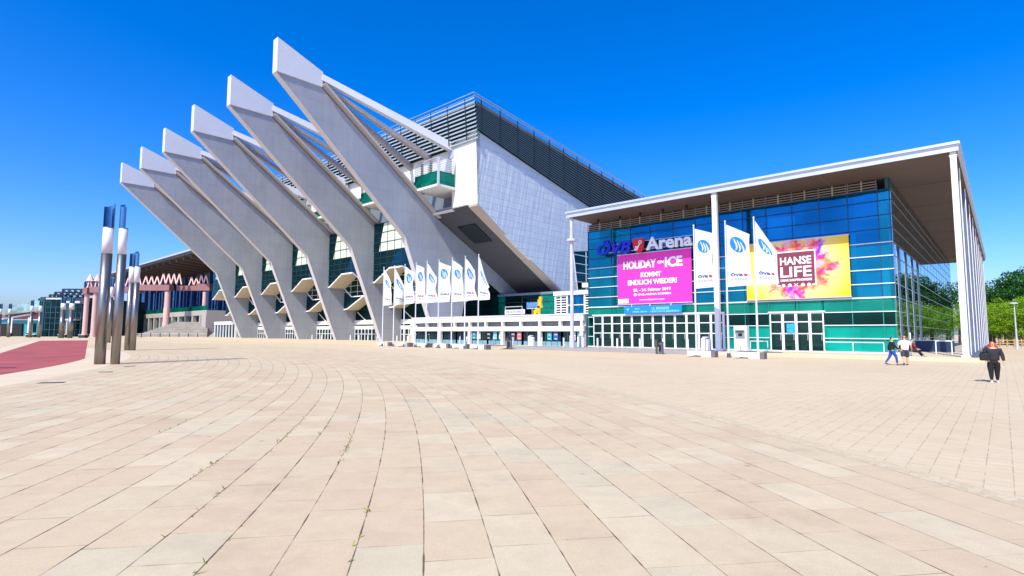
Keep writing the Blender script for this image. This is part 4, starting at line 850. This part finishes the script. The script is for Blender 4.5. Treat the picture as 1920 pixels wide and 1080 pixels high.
# colonnade: gate of columns with a zigzag crown
CY_ = 184.0
def cz(v): return px(200, v, CY_).z
cg = thing('pink_colonnade', 'pink postmodern colonnade crowned by a pale zigzag before the louvre roofed hall', 'colonnade', (0, CY_, 0), 0)
def cx(u, Y=CY_): return px(u, 600, Y).x
for u0, u1, dy in ((156, 164, 0), (165, 170, 6), (172, 181, 0), (180, 185, 9)):
    b = MB(); c0 = cx((u0+u1)/2); r = (cx(u1)-cx(u0))/2; b.tube((c0, dy, 0), (c0, dy, cz(548)), r, r*.92, 14); b.tube((c0, dy, 0), (c0, dy, 1.2), r*1.15, r*1.15, 14); o = b.build('column', m_pink, cg)
b = MB(); b.box(cx(157), cx(165), -1.4, 12, cz(552), cz(540)); b.box(cx(170), cx(262), -1.4, 1.4, cz(549), cz(538)); b.box(cx(160), cx(184), 8, 9.5, cz(549), cz(538)); b.build('beam', m_pinkd, cg)
b = MB()
def zig(u0, u1, n, v0, v1, dy=0, th=.32):
    for k in range(n):
        a = cx(u0 + (u1-u0)*k/n); c = cx(u0 + (u1-u0)*(k+1)/n); mx = (a+c)/2
        b.beam((a, dy, cz(v0)), (mx, dy, cz(v1)), th, th); b.beam((mx, dy, cz(v1)), (c, dy, cz(v0)), th, th)
zig(159, 169, 1, 545, 517); zig(173, 183, 1, 543, 517, 0); zig(190, 262, 7, 538, 520)
for u in (164, 178): b.tube((cx(u), 0, cz(527)), (cx(u), 0, cz(514)), 1.1, .1, 6)
b.build('zigzag_crown', m_pinkw, cg)
b = MB(); b.box(cx(172), cx(180), 2, 2.6, 1, cz(552)); b.build('white_ornament', mat('white_ornament', '#f0ecec', .6, var=.2, scale=1), cg)
# the louvre roofed hall with terrace, stairs
ch = thing('terrace_hall', 'glass hall with a sloping dark roof, blue posts and a pale terrace behind the stairs', 'building', W(0, 0, 0), ROTZ)
def hb(mb, s0, s1, t0, t1, z0, z1): return mb.box(-s1, -s0, t0, t1, z0, z1)
T0 = 14.0
b = MB(); b.prism([(8, 26.2), (8, 27.2), (60, 22), (60, 21)], -330, -176, 'x'); b.build('roof', mat('dark_roof', '#3a3a42', .6), ch)
b = MB(); hb(b, 176, 330, 7.6, 8.0, 26.9, 27.5); b.build('roof_edge', m_steel, ch)
b = MB()
for k in range(22): s = 180 + k*7; b.beam((-s, 9, 25.6), (-s, 40, 22.6), .8, 1.1)
hb(b, 178, 330, 24, 24.6, 22, 24); b.build('roof_rib', mat('rib_brown', '#5a4a44', .7), ch)
g_hall = m_glass('hall_glass', srgb('#6fb0e8'), srgb('#5f8fc8'), srgb('#2a4c94'), .3)
b = MB(); hb(b, 176, 330, 30, 30.2, 9, 23.5); b.build('glass_front', g_hall, ch)
b = MB(); hb(b, 176, 330, 33, 33.4, 9, 22); b.build('inner_wall', mat('hall_inner', '#6a5a80', .8, var=.5, scale=.15), ch)
for k in range(16):
    s = 182 + k*9; b = MB(); b.box(-s-.5, -s+.5, 22, 23, 9, 23.5); b.build('blue_post', m_bluef, ch)
b = MB()
for k in range(34): s = 180 + k*4.3; hb(b, s-.15, s+.15, 29.7, 30, 9, 23.5)
b.build('mullion', m_bluef, ch)
b = MB(); hb(b, 186, 330, T0, 60, 7.2, 8.8); hb(b, 186, 190, T0-.1, 30, FZ, 7.2); b.build('terrace', mat('terrace_concrete', '#a8a09c', .75, var=.05, scale=.3), ch)
for k in range(19):
    s = 192 + k*7.2; b = MB(); hb(b, s-.7, s+.7, T0+.1, T0+1.2, FZ, 7.2); b.build('terrace_pier', mat('terrace_concrete', '#c9c0bd'), ch)
b = MB(); hb(b, 190, 330, T0+3, T0+3.3, FZ, 7.2); b.build('lower_glass', g_green, ch)
b = MB(); hb(b, 186, 330, T0+.2, T0+.3, 8.8, 10.3); b.build('terrace_rail', g_bal, ch)
b = MB(); hb(b, 187, 330, T0+9, T0+9.4, FZ, 7.2); b.build('lower_wall', m_int2, ch)
# columns and zigzag of the colonnade that stand on the terrace
c2 = thing('pink_colonnade', 'right stretch of pink columns with zigzag crown standing before the terrace', 'colonnade', (0, 176.0, 0), 0)
def c2x(u): return px(u, 600, 176).x
def c2z(v): return px(300, v, 176).z
for u0, u1, vb, dy in ((291, 301, 604, 4), (307, 317, 604, 0), (368, 376, 579, 3)):
    b = MB(); c0 = (c2x(u0)+c2x(u1))/2; r = (c2x(u1)-c2x(u0))/2; b.tube((c0, dy, 4.9), (c0, dy, c2z(546)), r, r*.93, 14); b.tube((c0, dy, 0), (c0, dy, 4.9), r*1.1, r*1.1, 14); b.build('column', m_pink, c2)
b = MB(); b.box(c2x(262), c2x(318), -1.2, 1.2, c2z(545), c2z(534.5)); b.box(c2x(318), c2x(354), 3, 5, c2z(543), c2z(534)); b.box(c2x(354), c2x(380), 3, 5, c2z(543), c2z(530)); b.build('beam', m_pinkd, c2)
b = MB(); 
def zig2(u0, u1, n, v0, v1, dy=0, th=.34):
    for k in range(n):
        a = c2x(u0 + (u1-u0)*k/n); c = c2x(u0 + (u1-u0)*(k+1)/n); mx = (a+c)/2
        b.beam((a, dy, c2z(v0)), (mx, dy, c2z(v1)), th, th); b.beam((mx, dy, c2z(v1)), (c, dy, c2z(v0)), th, th)
zig2(264, 296, 3, 535, 518); zig2(297, 337, 4, 533, 513); zig2(337, 356, 2, 533, 518, 4, .35); zig2(356, 374, 2, 530, 513, 4, .35)
b.build('zigzag_crown', m_pinkw, c2)
# wide outdoor stairs
sr = thing('wide_stairs', 'wide pale outdoor stairs leading up to the terrace', 'stairs', (0, 0, 0), 0)
xl, xr = px(248, 630, 166).x, px(388, 630, 166).x
b = MB(); NST = 16
for k in range(NST):
    y0 = 166 + k*.75; z = FZ + (k+1)*.30; ins = k/NST
    b.box(xl + ins*6.2, xr - ins*6.6, y0, y0+.78, z-.30, z)
b.build('steps', mat('stair_stone', '#958f86', .8, var=.16, scale=.4), sr)
b = MB(); b.prism([(166, 0), (178, 4.9), (178, 0)], xr-.2, xr+3, 'x'); b.build('flank', mat('green_grey_stone', '#9a9c90', .8, var=.2, scale=.4), sr)
b = MB(); b.box(xl+6.2, xr-6.6, 178, 196, 0, 4.8); b.build('landing', mat('stair_stone', '#b9b3ab'), sr)
rl = thing('stair_railing', 'thin dark railing on short posts in front of the wide stairs', 'railing', (0, 164.6, 0), 0)
b = MB(); b.tube((xl, 0, 1.25), (xr, 0, 1.25), .06, .06, 6); b.build('rail', m_steel, rl)
for k in range(8):
    b = MB(); x = xl + (xr-xl)*(k+.3)/8; b.box(x-.08, x+.08, -.08, .08, 0, 1.5); b.build('post', m_dark, rl)
# low white kiosk row right of the stairs
kk = thing('white_kiosk', 'low white framed glass kiosk between the stairs and the furthest concrete fin', 'kiosk', W(0,0,0), ROTZ)
b = MB(); hb(b, 160, 176, 13, 20, 4.0, 4.9); b.build('roof', m_white, kk)
b = MB()
for k in range(8): s = 160.3 + k*2.2; hb(b, s-.15, s+.15, 13.1, 13.4, FZ, 4.0)
b.build('frame', m_white, kk); b = MB(); hb(b, 160.3, 175.8, 13.4, 13.5, FZ, 4.0); b.build('glass_panel', g_tk, kk); b = MB(); hb(b, 160.4, 175.7, 17, 17.2, FZ, 4.0); b.build('back_wall', m_int2, kk)
# dark glass building at far left with stepped blue roof trusses
gbd = thing('dark_glass_building', 'dark green glass building with stepped blue roof trusses at the far left', 'building', (0, 190, 0), 0)
def gx(u): return px(u, 600, 190).x
def gz(v): return px(100, v, 190).z
b = MB(); b.box(gx(76), gx(162), 1, 30, 0, gz(558)); b.build('core_wall', mat('deep_teal_wall', '#0f3440', .7, var=.2, scale=.1), gbd)
g_dg = m_glass('deep_teal_glass', srgb('#3a6c88'), srgb('#1c4c54'), srgb('#0b2a34'), .16)
for k in range(9):
    b = MB(); b.box(gx(75 + k*9.6)+.1, gx(75 + (k+1)*9.6)-.1, 0, .2, 0, gz(558 if k < 6 else 570)); b.build('glass_panel', g_dg, gbd)
b = MB()
for v in (566, 576, 586, 596, 606, 618): b.box(gx(76), gx(162), -.15, 0, gz(v)-.05, gz(v)+.05)
for k in range(10): b.box(gx(75 + k*9.6)-.08, gx(75 + k*9.6)+.08, -.15, 0, 0, gz(560))
b.build('mullion', mat('slate_bar', '#3c5c6c', .5), gbd)
b = MB(); b.box(gx(92), gx(124), -2, 1, gz(562), gz(559)); b.box(gx(134), gx(160), -3, 1, gz(569), gz(565)); b.box(gx(132), gx(152), -3, 0, gz(601), gz(598)); b.tube((gx(137), -2.4, 0), (gx(137), -2.4, gz(600)), .3, .3, 8); b.build('canopy', m_steel, gbd)
b = MB(); b.box(gx(74.5), gx(83), -.4, 2, 0, gz(557)); b.box(gx(125), gx(133), -.4, 2, 0, gz(558)); b.build('corner_pier', mat('green_teal_pier', '#0f4a50', .5), gbd)
b = MB()
def truss(u0, u1, vt, vb, dy):
    x0, x1, zt, zb = gx(u0), gx(u1), gz(vt), gz(vb); n = 5; b.beam((x0, dy, zt), (x1, dy, zt), .5, .5); b.beam((x0+2, dy, zb), (x1, dy, zb), .4, .4)
    for k in range(n+1): x = x0 + (x1-x0)*k/n; b.beam((x, dy, zt), (x, dy, zb-(2 if k == 0 else 0)), .4, .4)
    for k in range(n): b.beam((x0 + (x1-x0)*k/n, dy, zt), (x0 + (x1-x0)*(k+1)/n, dy, zb), .3, .3)
truss(42, 72, 559, 566, 6); truss(69, 108, 551.5, 560, 4.5); truss(84, 140, 547, 556, 3.4); truss(103, 160, 541.5, 552, 2.4); truss(149, 178, 528, 540, 1.4)
b.build('roof_truss', m_navy, gbd)
b = MB()
pts = [(-20, 577), (78, 558.5), (78, 580), (-20, 592)]
b.add([(gx(u), d, gz(v)) for d in (3, 3.3) for u, v in pts], [(0,1,2,3),(7,6,5,4),(0,1,5,4),(1,2,6,5),(2,3,7,6),(3,0,4,7)]); b.build('sloping_glass', m_glass('pale_sky_glass', srgb('#b4d8f0'), srgb('#9cc4d8'), srgb('#8fb8cc'), .5), gbd)
th = thing('teal_house', 'low turquoise fronted house with red tiled roof at the left picture edge', 'building', (0, 196, 0), 0)
b = MB(); b.box(gx(-30), gx(74), 0, 16, 0, gz(597)); b.build('wall', mat('turquoise_front', '#2c96a8', .5, var=.35, scale=.25), th)
b = MB(); b.prism([(gx(-30), gz(598)), (gx(-30), gz(580)), (gx(20), gz(580)), (gx(52), gz(590)), (gx(74), gz(598))], -1, 17, 'y'); b.build('roof', mat('red_tiles', '#a8605a', .8, var=.2, scale=.3), th)
b = MB(); b.beam((gx(-20), -1.4, gz(598)), (gx(40), -1.4, gz(588)), .4, .6); b.box(gx(-20), gx(18), -1, -.4, gz(584.5), gz(582)); b.box(gx(0), gx(60), -1, -.2, gz(600), gz(598)); b.build('trim', m_steel, th)
b = MB(); b.box(gx(-30), gx(16), -.6, -.1, 0, gz(607)); b.build('entrance', m_black, th)
for k in range(5): b = MB(); u = 26 + k*9; b.box(gx(u), gx(u+6), -.2, -.05, 1.5, gz(606)); b.build('window', g_dg, th)
for u, h, lab in ((18, 598, 'left white roll up banner before the turquoise house'), (21.5, 598, 'right white roll up banner before the turquoise house'), (55, 600, 'white banner right of the turquoise house door')):
    o = thing('banner_stand', lab, 'banner', (px(u, 600, 186).x, 186, 0), 0); b = MB(); b.box(-.4, .4, -.1, .1, 1.2, 6.5); b.build('sheet', mat('lilac_white', '#d8d4e8', .6), o); b = MB(); b.box(-.5, .5, -.3, .3, 0, 1.2); b.build('foot', m_dark, o)

# ================================================================== TREES
def m_leaf(name, c0, c1, c2):
    g = G(name); ge = g.n('ShaderNodeNewGeometry'); n = g.noise(g.coord(), .55, 3)
    f = g.math('ADD', g.math('MULTIPLY', ge.outputs['Random Per Island'], .6), g.math('MULTIPLY', n.outputs[0], .5))
    c = g.ramp(f, [(.15, srgb(c0)), (.5, srgb(c1)), (.85, srgb(c2))])
    d = g.bsdf(c, .6, 0, None, .25); t = g.n('ShaderNodeBsdfTranslucent'); g.put(t.inputs[0], c); mx = g.n('ShaderNodeMixShader'); mx.inputs[0].default_value = .35; g.put(mx.inputs[1], d); g.put(mx.inputs[2], t.outputs[0]); return g.done(mx.outputs[0])
m_lf1 = m_leaf('bright_foliage', '#4b7312', '#76a41c', '#a6ca30'); m_lf2 = m_leaf('deep_foliage', '#173c14', '#265a1c', '#3f7a26'); m_bark = mat('bark', '#5c4c3e', .9, var=.25, scale=2, bump=.4, bscale=12)
TM = {}
def tree(x, y, h, cw, kind, label, seed, group='trees at the right of the foyer', cb=.18, leaf=.42):
    key = (kind, seed % 4, cb)
    o = thing('leafy_tree', label, 'tree', (x, y, 0), seed * 1.3, group)
    if key in TM:
        for me, nmx in TM[key]: c = bpy.data.objects.new(nmx, me); C.objects.link(c); c.parent = o
    else:
        rnd = random.Random(seed*31 + 5); t = MB(); H1 = 10.0; CW = 4.0
        t.tube((0,0,0), (.1, .1, H1*.45), .28, .2, 8); t.tube((.1,.1,H1*.45), (0,0,H1*.8), .2, .06, 8)
        for k in range(7):
            a = rnd.uniform(0, 6.28); z = H1*rnd.uniform(.25, .6); t.tube((.08,.08,z), (CW*.6*math.cos(a), CW*.6*math.sin(a), z+H1*.2), .11, .03, 6)
        tr = t.build('trunk', m_bark, o)
        c = MB(); cl = []
        for k in range(46):
            a = rnd.uniform(0, 6.28); u = rnd.uniform(-.95, 1); rr = rnd.uniform(.35, 1.0)**.6; q = math.sqrt(max(0, 1-u*u))
            zc = H1*(cb + (1-cb)*.5) + u*rr*H1*(1-cb)*.46; cl.append((CW*.86*rr*q*math.cos(a), CW*.86*rr*q*math.sin(a), zc, rnd.uniform(.6, 1.25)))
        for (cx_, cy_, cz_, cr) in cl:
            for j in range(95):
                d = Vector((rnd.gauss(0,1), rnd.gauss(0,1), rnd.gauss(0,1))).normalized() * cr * rnd.uniform(.5, 1.08)**.5
                p = Vector((cx_, cy_, cz_)) + Vector((d.x, d.y, d.z*.75)); n = (d.normalized() + Vector((rnd.uniform(-.8,.8), rnd.uniform(-.8,.8), rnd.uniform(-.3,.9)))).normalized()
                e = n.orthogonal().normalized(); e = e*math.cos(j) + n.cross(e)*math.sin(j); f = n.cross(e); L = leaf*rnd.uniform(.35, .75)
                c.add([p-e*L*.5, p+f*L*.35, p+e*L*.5, p-f*L*.35], [(0,1,2,3)])
        cr_ = c.build('crown', m_lf1 if kind == 0 else m_lf2, o, fix=False); TM[key] = [(tr.data, 'trunk'), (cr_.data, 'crown')]
    o.scale = (cw/8.0, cw/8.0, h/10.0); return o
# bright lower trees closing the path, bigger dark ones behind
hx = [(1858, 104, 8.2), (1876, 100, 8.6), (1897, 98, 8.2), (1915, 96, 8.9), (1932, 95, 8.4), (1865, 108, 8.0), (1887, 106, 9.0), (1906, 103, 8.8), (1950, 93, 8.4), (1800, 118, 8.4), (1822, 116, 8.8), (1841, 114, 8.2)]
for k, (u, Y, h) in enumerate(hx):
    p = px(u, 650, Y); tree(p.x, p.y, h, 7.0, 0, 'bright green low tree, number %d from the left behind the red haired woman' % (k+1) if False else ['bright green tree touching the foyer end', 'bright green tree left of the distant walker', 'bright green tree above the distant walker', 'bright green tree behind the street lamp', 'bright green tree at the right picture edge', 'bright tree peeking behind the foyer end row', 'taller bright tree in the second row left of the lamp', 'bright tree in the second row right of the lamp', 'bright tree cut by the right picture edge', 'bright tree seen in the gap left of the corner column', 'bright tree seen behind the long side of the foyer', 'bright tree between the foyer side columns and the hedge trees'][k], k, cb=.05)
for k, (u, Y, h, cw, lab) in enumerate(((1893, 128, 17.2, 12, 'big dark tree rising behind the bright hedge trees'), (1925, 124, 17.8, 13, 'biggest dark tree at the right picture edge'), (1859, 135, 11.5, 8, 'small dark tree crown beside the far end of the foyer'), (1975, 118, 18, 14, 'dark tall tree mostly beyond the right picture edge'), (2030, 112, 18.5, 14, 'tall dark tree outside the right picture edge, mirrored in the side glass'), (1812, 140, 17, 12, 'big dark tree behind the foyer side columns'))):
    p = px(u, 650, Y); tree(p.x, p.y, h, cw, 1, lab, 20+k, cb=.3, leaf=.5)
fe = thing('wooden_fence', 'low yellow wooden fence under the bright trees beside the distant walker', 'fence', (px(1875, 650, 84).x, 84, 0), R_(-8))
b = MB(); b.box(0, 7, -.05, .05, .95, 1.1); b.box(0, 7, -.05, .05, .5, .62); b.build('rail', mat('yellow_wood', '#b39458', .7), fe)
for k in range(8): b = MB(); b.box(k-.07, k+.07, -.09, .09, 0, 1.25); b.build('post', mat('yellow_wood', '#c9a050'), fe)
sl = thing('street_lamp', 'slim grey street lamp before the bright trees at the right', 'street lamp', (65.6, 70.5, 0), 0)
b = MB(); b.tube((0,0,0), (0,0,1.4), .17, .15, 12); b.tube((0,0,1.4), (0,0,6.0), .10, .06, 12); b.build('pole', m_steel, sl); b = MB(); b.tube((0,0,5.95), (0,0,6.05), .45, .30, 14); b.build('lamp_head', m_white, sl)
for s, t, lab in ((2.2, 7.3, 'white square hoop barrier inside the corner column'),):
    o = thing('barrier_hoop', lab, 'barrier', W(s, t, FZ), ROTZ); b = MB(); b.beam((0,0,0), (0,0,1.05), .07, .07); b.beam((1.0,0,0), (1.0,0,1.05), .07, .07); b.beam((0,0,1.05), (1,0,1.05), .07, .07); b.build('frame', m_white, o)
o = thing('bollard', 'tall thin white post on the foyer step left of the corner column', 'bollard', W(3.2, 1.0, 0), ROTZ); b = MB(); b.tube((0,0,0), (0,0,2.0), .045, .045, 8); b.build('post', m_white, o); b = MB(); b.tube((0,0,0), (0,0,.12), .12, .12, 10); b.build('foot', m_steel, o)
o = thing('low_wall', 'dark blue low wall under the foyer roof behind the corner column', 'wall', W(0, 14, FZ), ROTZ); b = MB(); b.box(-4.2, -1.4, 0, .4, 0, 1.0); b.build('body', mat('navy_wall', '#142c50', .6), o); b = MB(); b.box(-4.25, -1.35, -.03, .43, 1.0, 1.06); b.build('coping', m_steel, o)

# ================================================================== PEOPLE
def skinned(name, verts, edges, rad, m_, parent, sub=2):
    me = bpy.data.meshes.new(name); me.from_pydata(verts, edges, []); o = bpy.data.objects.new(name, me); C.objects.link(o)
    md = o.modifiers.new('s', 'SKIN'); me.skin_vertices[0].data[0].use_root = True
    for i, r in enumerate(rad):
        r = r if isinstance(r, tuple) else (r, r); me.skin_vertices[0].data[i].radius = r
    md.use_smooth_shade = True; s2 = o.modifiers.new('u', 'SUBSURF'); s2.levels = sub; s2.render_levels = sub
    dg = bpy.context.evaluated_depsgraph_get(); m2 = bpy.data.meshes.new_from_object(o.evaluated_get(dg)); bpy.data.objects.remove(o)
    for ml in (m_ if isinstance(m_, list) else [m_]): m2.materials.append(ml)
    for p in m2.polygons: p.use_smooth = True
    o = bpy.data.objects.new(name, m2); C.objects.link(o); o.parent = parent; return o
m_skin = mat('skin', '#d2a184', .6, var=.03)
def hand(V, E, Rr, wi, d, side, curl=.35):
    """palm with five bent fingers grown from wrist vertex wi along direction d"""
    d = Vector(d).normalized(); w = Vector(V[wi]); s_ = Vector(side).normalized(); f_ = d.cross(s_).normalized()
    V.append(w + d*.055); E.append((wi, len(V)-1)); Rr.append((.040, .02)); pi = len(V)-1
    for k in range(4):
        o = s_*(.027 - .018*k); L = (.034, .039, .036, .028)[k]; b0 = w + d*.10 + o
        V.append(b0); E.append((pi, len(V)-1)); Rr.append(.0095); V.append(b0 + (d + f_*curl)*L); E.append((len(V)-2, len(V)-1)); Rr.append(.009)
        V.append(b0 + (d + f_*curl)*L + (d*.6 + f_*curl*2.2)*L*.7); E.append((len(V)-2, len(V)-1)); Rr.append(.0075)
    V.append(w + d*.06 + s_*.045); E.append((pi, len(V)-1)); Rr.append(.011); V.append(w + d*.095 + s_*.058 + f_*.012); E.append((len(V)-2, len(V)-1)); Rr.append(.009)
def person(label, loc, face, h, shirt, trousers, legs, arms, hair, build_=1.0, short_sleeve=False, shorts=False, long_hair=False, shoe=None, jacket=None, bald=False, bag=False):
    """legs: (hip->knee, knee->ankle) swing angles for L and R (forward positive); arms the same with an outward angle"""
    o = thing('person', label, 'person', loc, face); k = h/1.75; w = build_
    V = [Vector((0,0,.95))]; E = []; Rr = [(.125*w, .095*w)]
    def add(p, par, r): V.append(Vector(p)); E.append((par, len(V)-1)); Rr.append(r); return len(V)-1
    a = add((0,0,1.08), 0, (.12*w, .09*w)); c = add((0,0,1.26), a, (.135*w, .095*w)); sh = add((0,0,1.40), c, (.10*w, .075*w)); nk = add((0,.0,1.49), sh, .055)
    h0 = add((0,-.01,1.575), nk, (.070, .078)); h1 = add((0,-.01,1.655), h0, (.076, .092)); h2 = add((0,.0,1.715), h1, (.055, .066))
    ns = add((0,-.105,1.63), h1, .012); J = {}
    for sg_, (t1, t2), (a1, a2, out) in ((-1, legs[0], arms[0]), (1, legs[1], arms[1])):
        hp = add((sg_*.095*w, 0, .90), 0, .095*w); kn = Vector((sg_*.10, -math.sin(t1)*.43, .90-math.cos(t1)*.43)); ki = add(kn, hp, .062*w)
        cf = kn + Vector((0, -math.sin(t2)*.16, -math.cos(t2)*.16)); ci = add(cf, ki, .056*w); an = kn + Vector((0, -math.sin(t2)*.40, -math.cos(t2)*.40)); ai = add(an, ci, .038)
        ft = an + Vector((sg_*.02, -.13, -.045)); add(ft, ai, (.035, .025))
        s_i = add((sg_*.185*w, 0, 1.40), sh, .055); el = Vector((sg_*(.185*w + math.sin(out)*.28), -math.sin(a1)*.28, 1.40 - math.cos(a1)*math.cos(out)*.28)); ei = add(el, s_i, .042*max(1, w*.95))
        wr = el + Vector((sg_*math.sin(out)*.12, -math.sin(a2)*.25, -math.cos(a2)*.25)); wi = add(wr, ei, .027); J[sg_] = (V[s_i], el, wr, V[hp], kn, an, cf); hand(V, E, Rr, wi, wr-el, (0, -1, 0.01))
    body = skinned('body', [v*k for v in V], E, [tuple(q*k for q in (r if isinstance(r, tuple) else (r, r))) for r in Rr], m_skin, o)
    # clothing
    m_s = mat('cloth_' + shirt[1:], shirt, .85, var=.12, scale=6); m_t = mat('cloth_' + trousers[1:], trousers, .85, var=.12, scale=6)
    cv = [Vector((0,0,.86)), Vector((0,0,1.06)), Vector((0,0,1.27)), Vector((0,0,1.40)), Vector((0,0,1.455))]; ce = [(0,1),(1,2),(2,3),(3,4)]; cr = [(.185*w,.15*w), (.175*w,.145*w), (.19*w,.15*w), (.16*w,.125*w), (.08,.08)]
    for sg_ in (-1, 1):
        S_, el, wr = J[sg_][:3]; cv.append(Vector(S_)); ce.append((3, len(cv)-1)); cr.append(.076)
        end = S_.lerp(el, .85) if short_sleeve else el; cv.append(end); ce.append((len(cv)-2, len(cv)-1)); cr.append(.07*max(1,w*.9))
        if not short_sleeve: cv.append(el.lerp(wr, .93)); ce.append((len(cv)-2, len(cv)-1)); cr.append(.05)
    skinned('jacket' if jacket else 'shirt', [v*k for v in cv], ce, [tuple(q*k for q in (r if isinstance(r, tuple) else (r, r))) for r in cr], m_s, o)
    tv = [Vector((0,0,1.04)), Vector((0,0,.93))]; te = [(0,1)]; tr_ = [(.17*w,.135*w), (.175*w,.145*w)]
    for sg_ in (-1, 1):
        hp, kn, an, cf = J[sg_][3:7]; tv.append(hp - Vector((0,0,.03))); te.append((1, len(tv)-1)); tr_.append(.12*w); tv.append(kn if not shorts else kn + Vector((0,0,-.02))); te.append((len(tv)-2, len(tv)-1)); tr_.append(.078*w if not shorts else .095*w)
        if not shorts: tv.append(cf); te.append((len(tv)-2, len(tv)-1)); tr_.append(.068*w); tv.append(kn.lerp(an, .97)); te.append((len(tv)-2, len(tv)-1)); tr_.append(.050)
    skinned('shorts' if shorts else 'trousers', [v*k for v in tv], te, [tuple(q*k for q in (r if isinstance(r, tuple) else (r, r))) for r in tr_], m_t, o)
    m_sh = mat('shoe_' + (shoe or '#1a1a1c')[1:], shoe or '#1a1a1c', .6)
    for sg_ in (-1, 1):
        an = J[sg_][5]; skinned('shoe', [(an + Vector((0,.04,-.02)))*k, (an + Vector((0,-.05,-.04)))*k, (an + Vector((sg_*.02,-.16,-.055)))*k], [(0,1),(1,2)], [(.048*k,.045*k), (.047*k,.035*k), (.04*k,.025*k)], m_sh, o, 2)
    if hair:
        m_h = mat('hair_' + hair[1:], hair, .55, var=.25, scale=12)
        if long_hair: skinned('hair', [Vector(p)*k for p in ((0,.02,1.75), (0,.055,1.68), (0,.08,1.55), (.0,.10,1.36), (.12,.03,1.52), (.15,.0,1.33), (-.12,.03,1.52), (-.15,.0,1.35))], [(0,1),(1,2),(2,3),(2,4),(4,5),(2,6),(6,7)], [r*k for r in (.07,.10,.09,.06,.05,.035,.05,.035)], m_h, o)
        else: skinned('hair', [Vector(p)*k for p in ((0,-.02,1.73), (0,.045,1.69), (0,.065,1.60))], [(0,1),(1,2)], [(.068*k,.05*k), (.086*k,.06*k), (.06*k,.035*k)], m_h, o)
    for sg_ in (-1, 1): q = MB(); q.ball((sg_*.028*k, -.092*k, 1.665*k), .010*k, 8); q.build('eye', m_black, o, smooth=True)
    q = MB(); q.box(-.022*k, .022*k, -.098*k, -.088*k, 1.592*k, 1.600*k); q.build('mouth', mat('lips', '#9c4a48', .5), o)
    if bag: q = MB(); q.box(-.17*k, .17*k, -.08*k, .08*k, -.16*k, .14*k); z = q.build('bag_body', m_black, None, bevel=.03); return o, J, k, z
    return o
# faces -y locally; face angle turns it
w1, J1, k1, bagb = person('red haired woman in black clothes and white shoes walking towards the camera, arm raised', (18.85, 21.3, 0), R_(-38), 1.60, '#26262e', '#121216', ((.10, .12), (-.10, -.14)), ((.5, 2.2, .40), (.12, .35, .22)), '#a83a22', 1.28, long_hair=True, shoe='#f0f0f0', jacket=True, bag=True)
bt = thing('handbag', 'black handbag hanging from the shoulder of the red haired woman', 'handbag', w1.location + Vector((-.42, -.1, 1.0)), R_(-38)); bagb.parent = bt
q = MB(); q.tube((-.08,0,.12), (.06,0,.42), .012, .012, 6); q.tube((.06,0,.42), (.12,0,.12), .012, .012, 6); q.build('strap', m_black, bt)
person('woman in a black jacket and blue jeans striding right past the glass corner', (22.95, 32.8, 0), R_(78), 1.70, '#1c1e24', '#2848a0', ((.42, .10), (-.30, -.62)), ((.35, .9, .15), (-.35, .1, .15)), '#171114', 1.0, long_hair=False, jacket=True)
person('balding man in a white shirt and dark shorts seen from behind', (23.8, 32.9, 0), R_(150), 1.78, '#f2eff0', '#3a3e48', ((.22, .05), (-.25, -.55)), ((.25, .55, .3), (-.3, .1, .35)), '#b08058', 1.22, short_sleeve=True, shorts=True)
person('distant person in a white top and dark trousers below the bright trees', tuple(W(-6.8, 47.5, 0)), R_(20), 1.75, '#e8e8ea', '#2a2c30', ((.1, .1), (-.1, -.1)), ((.1, .2, .15), (.1, .2, .15)), '#3c3028', 1.1, short_sleeve=True)
person('seated figure in a dark red top on the step behind the walking man', tuple(W(3.05, .15, -.12)), R_(60), 1.65, '#6a1c28', '#1a1c24', ((1.35, .75), (1.3, .55)), ((.5, 1.0, .2), (.4, .9, .2)), '#2c1810', 1.0)
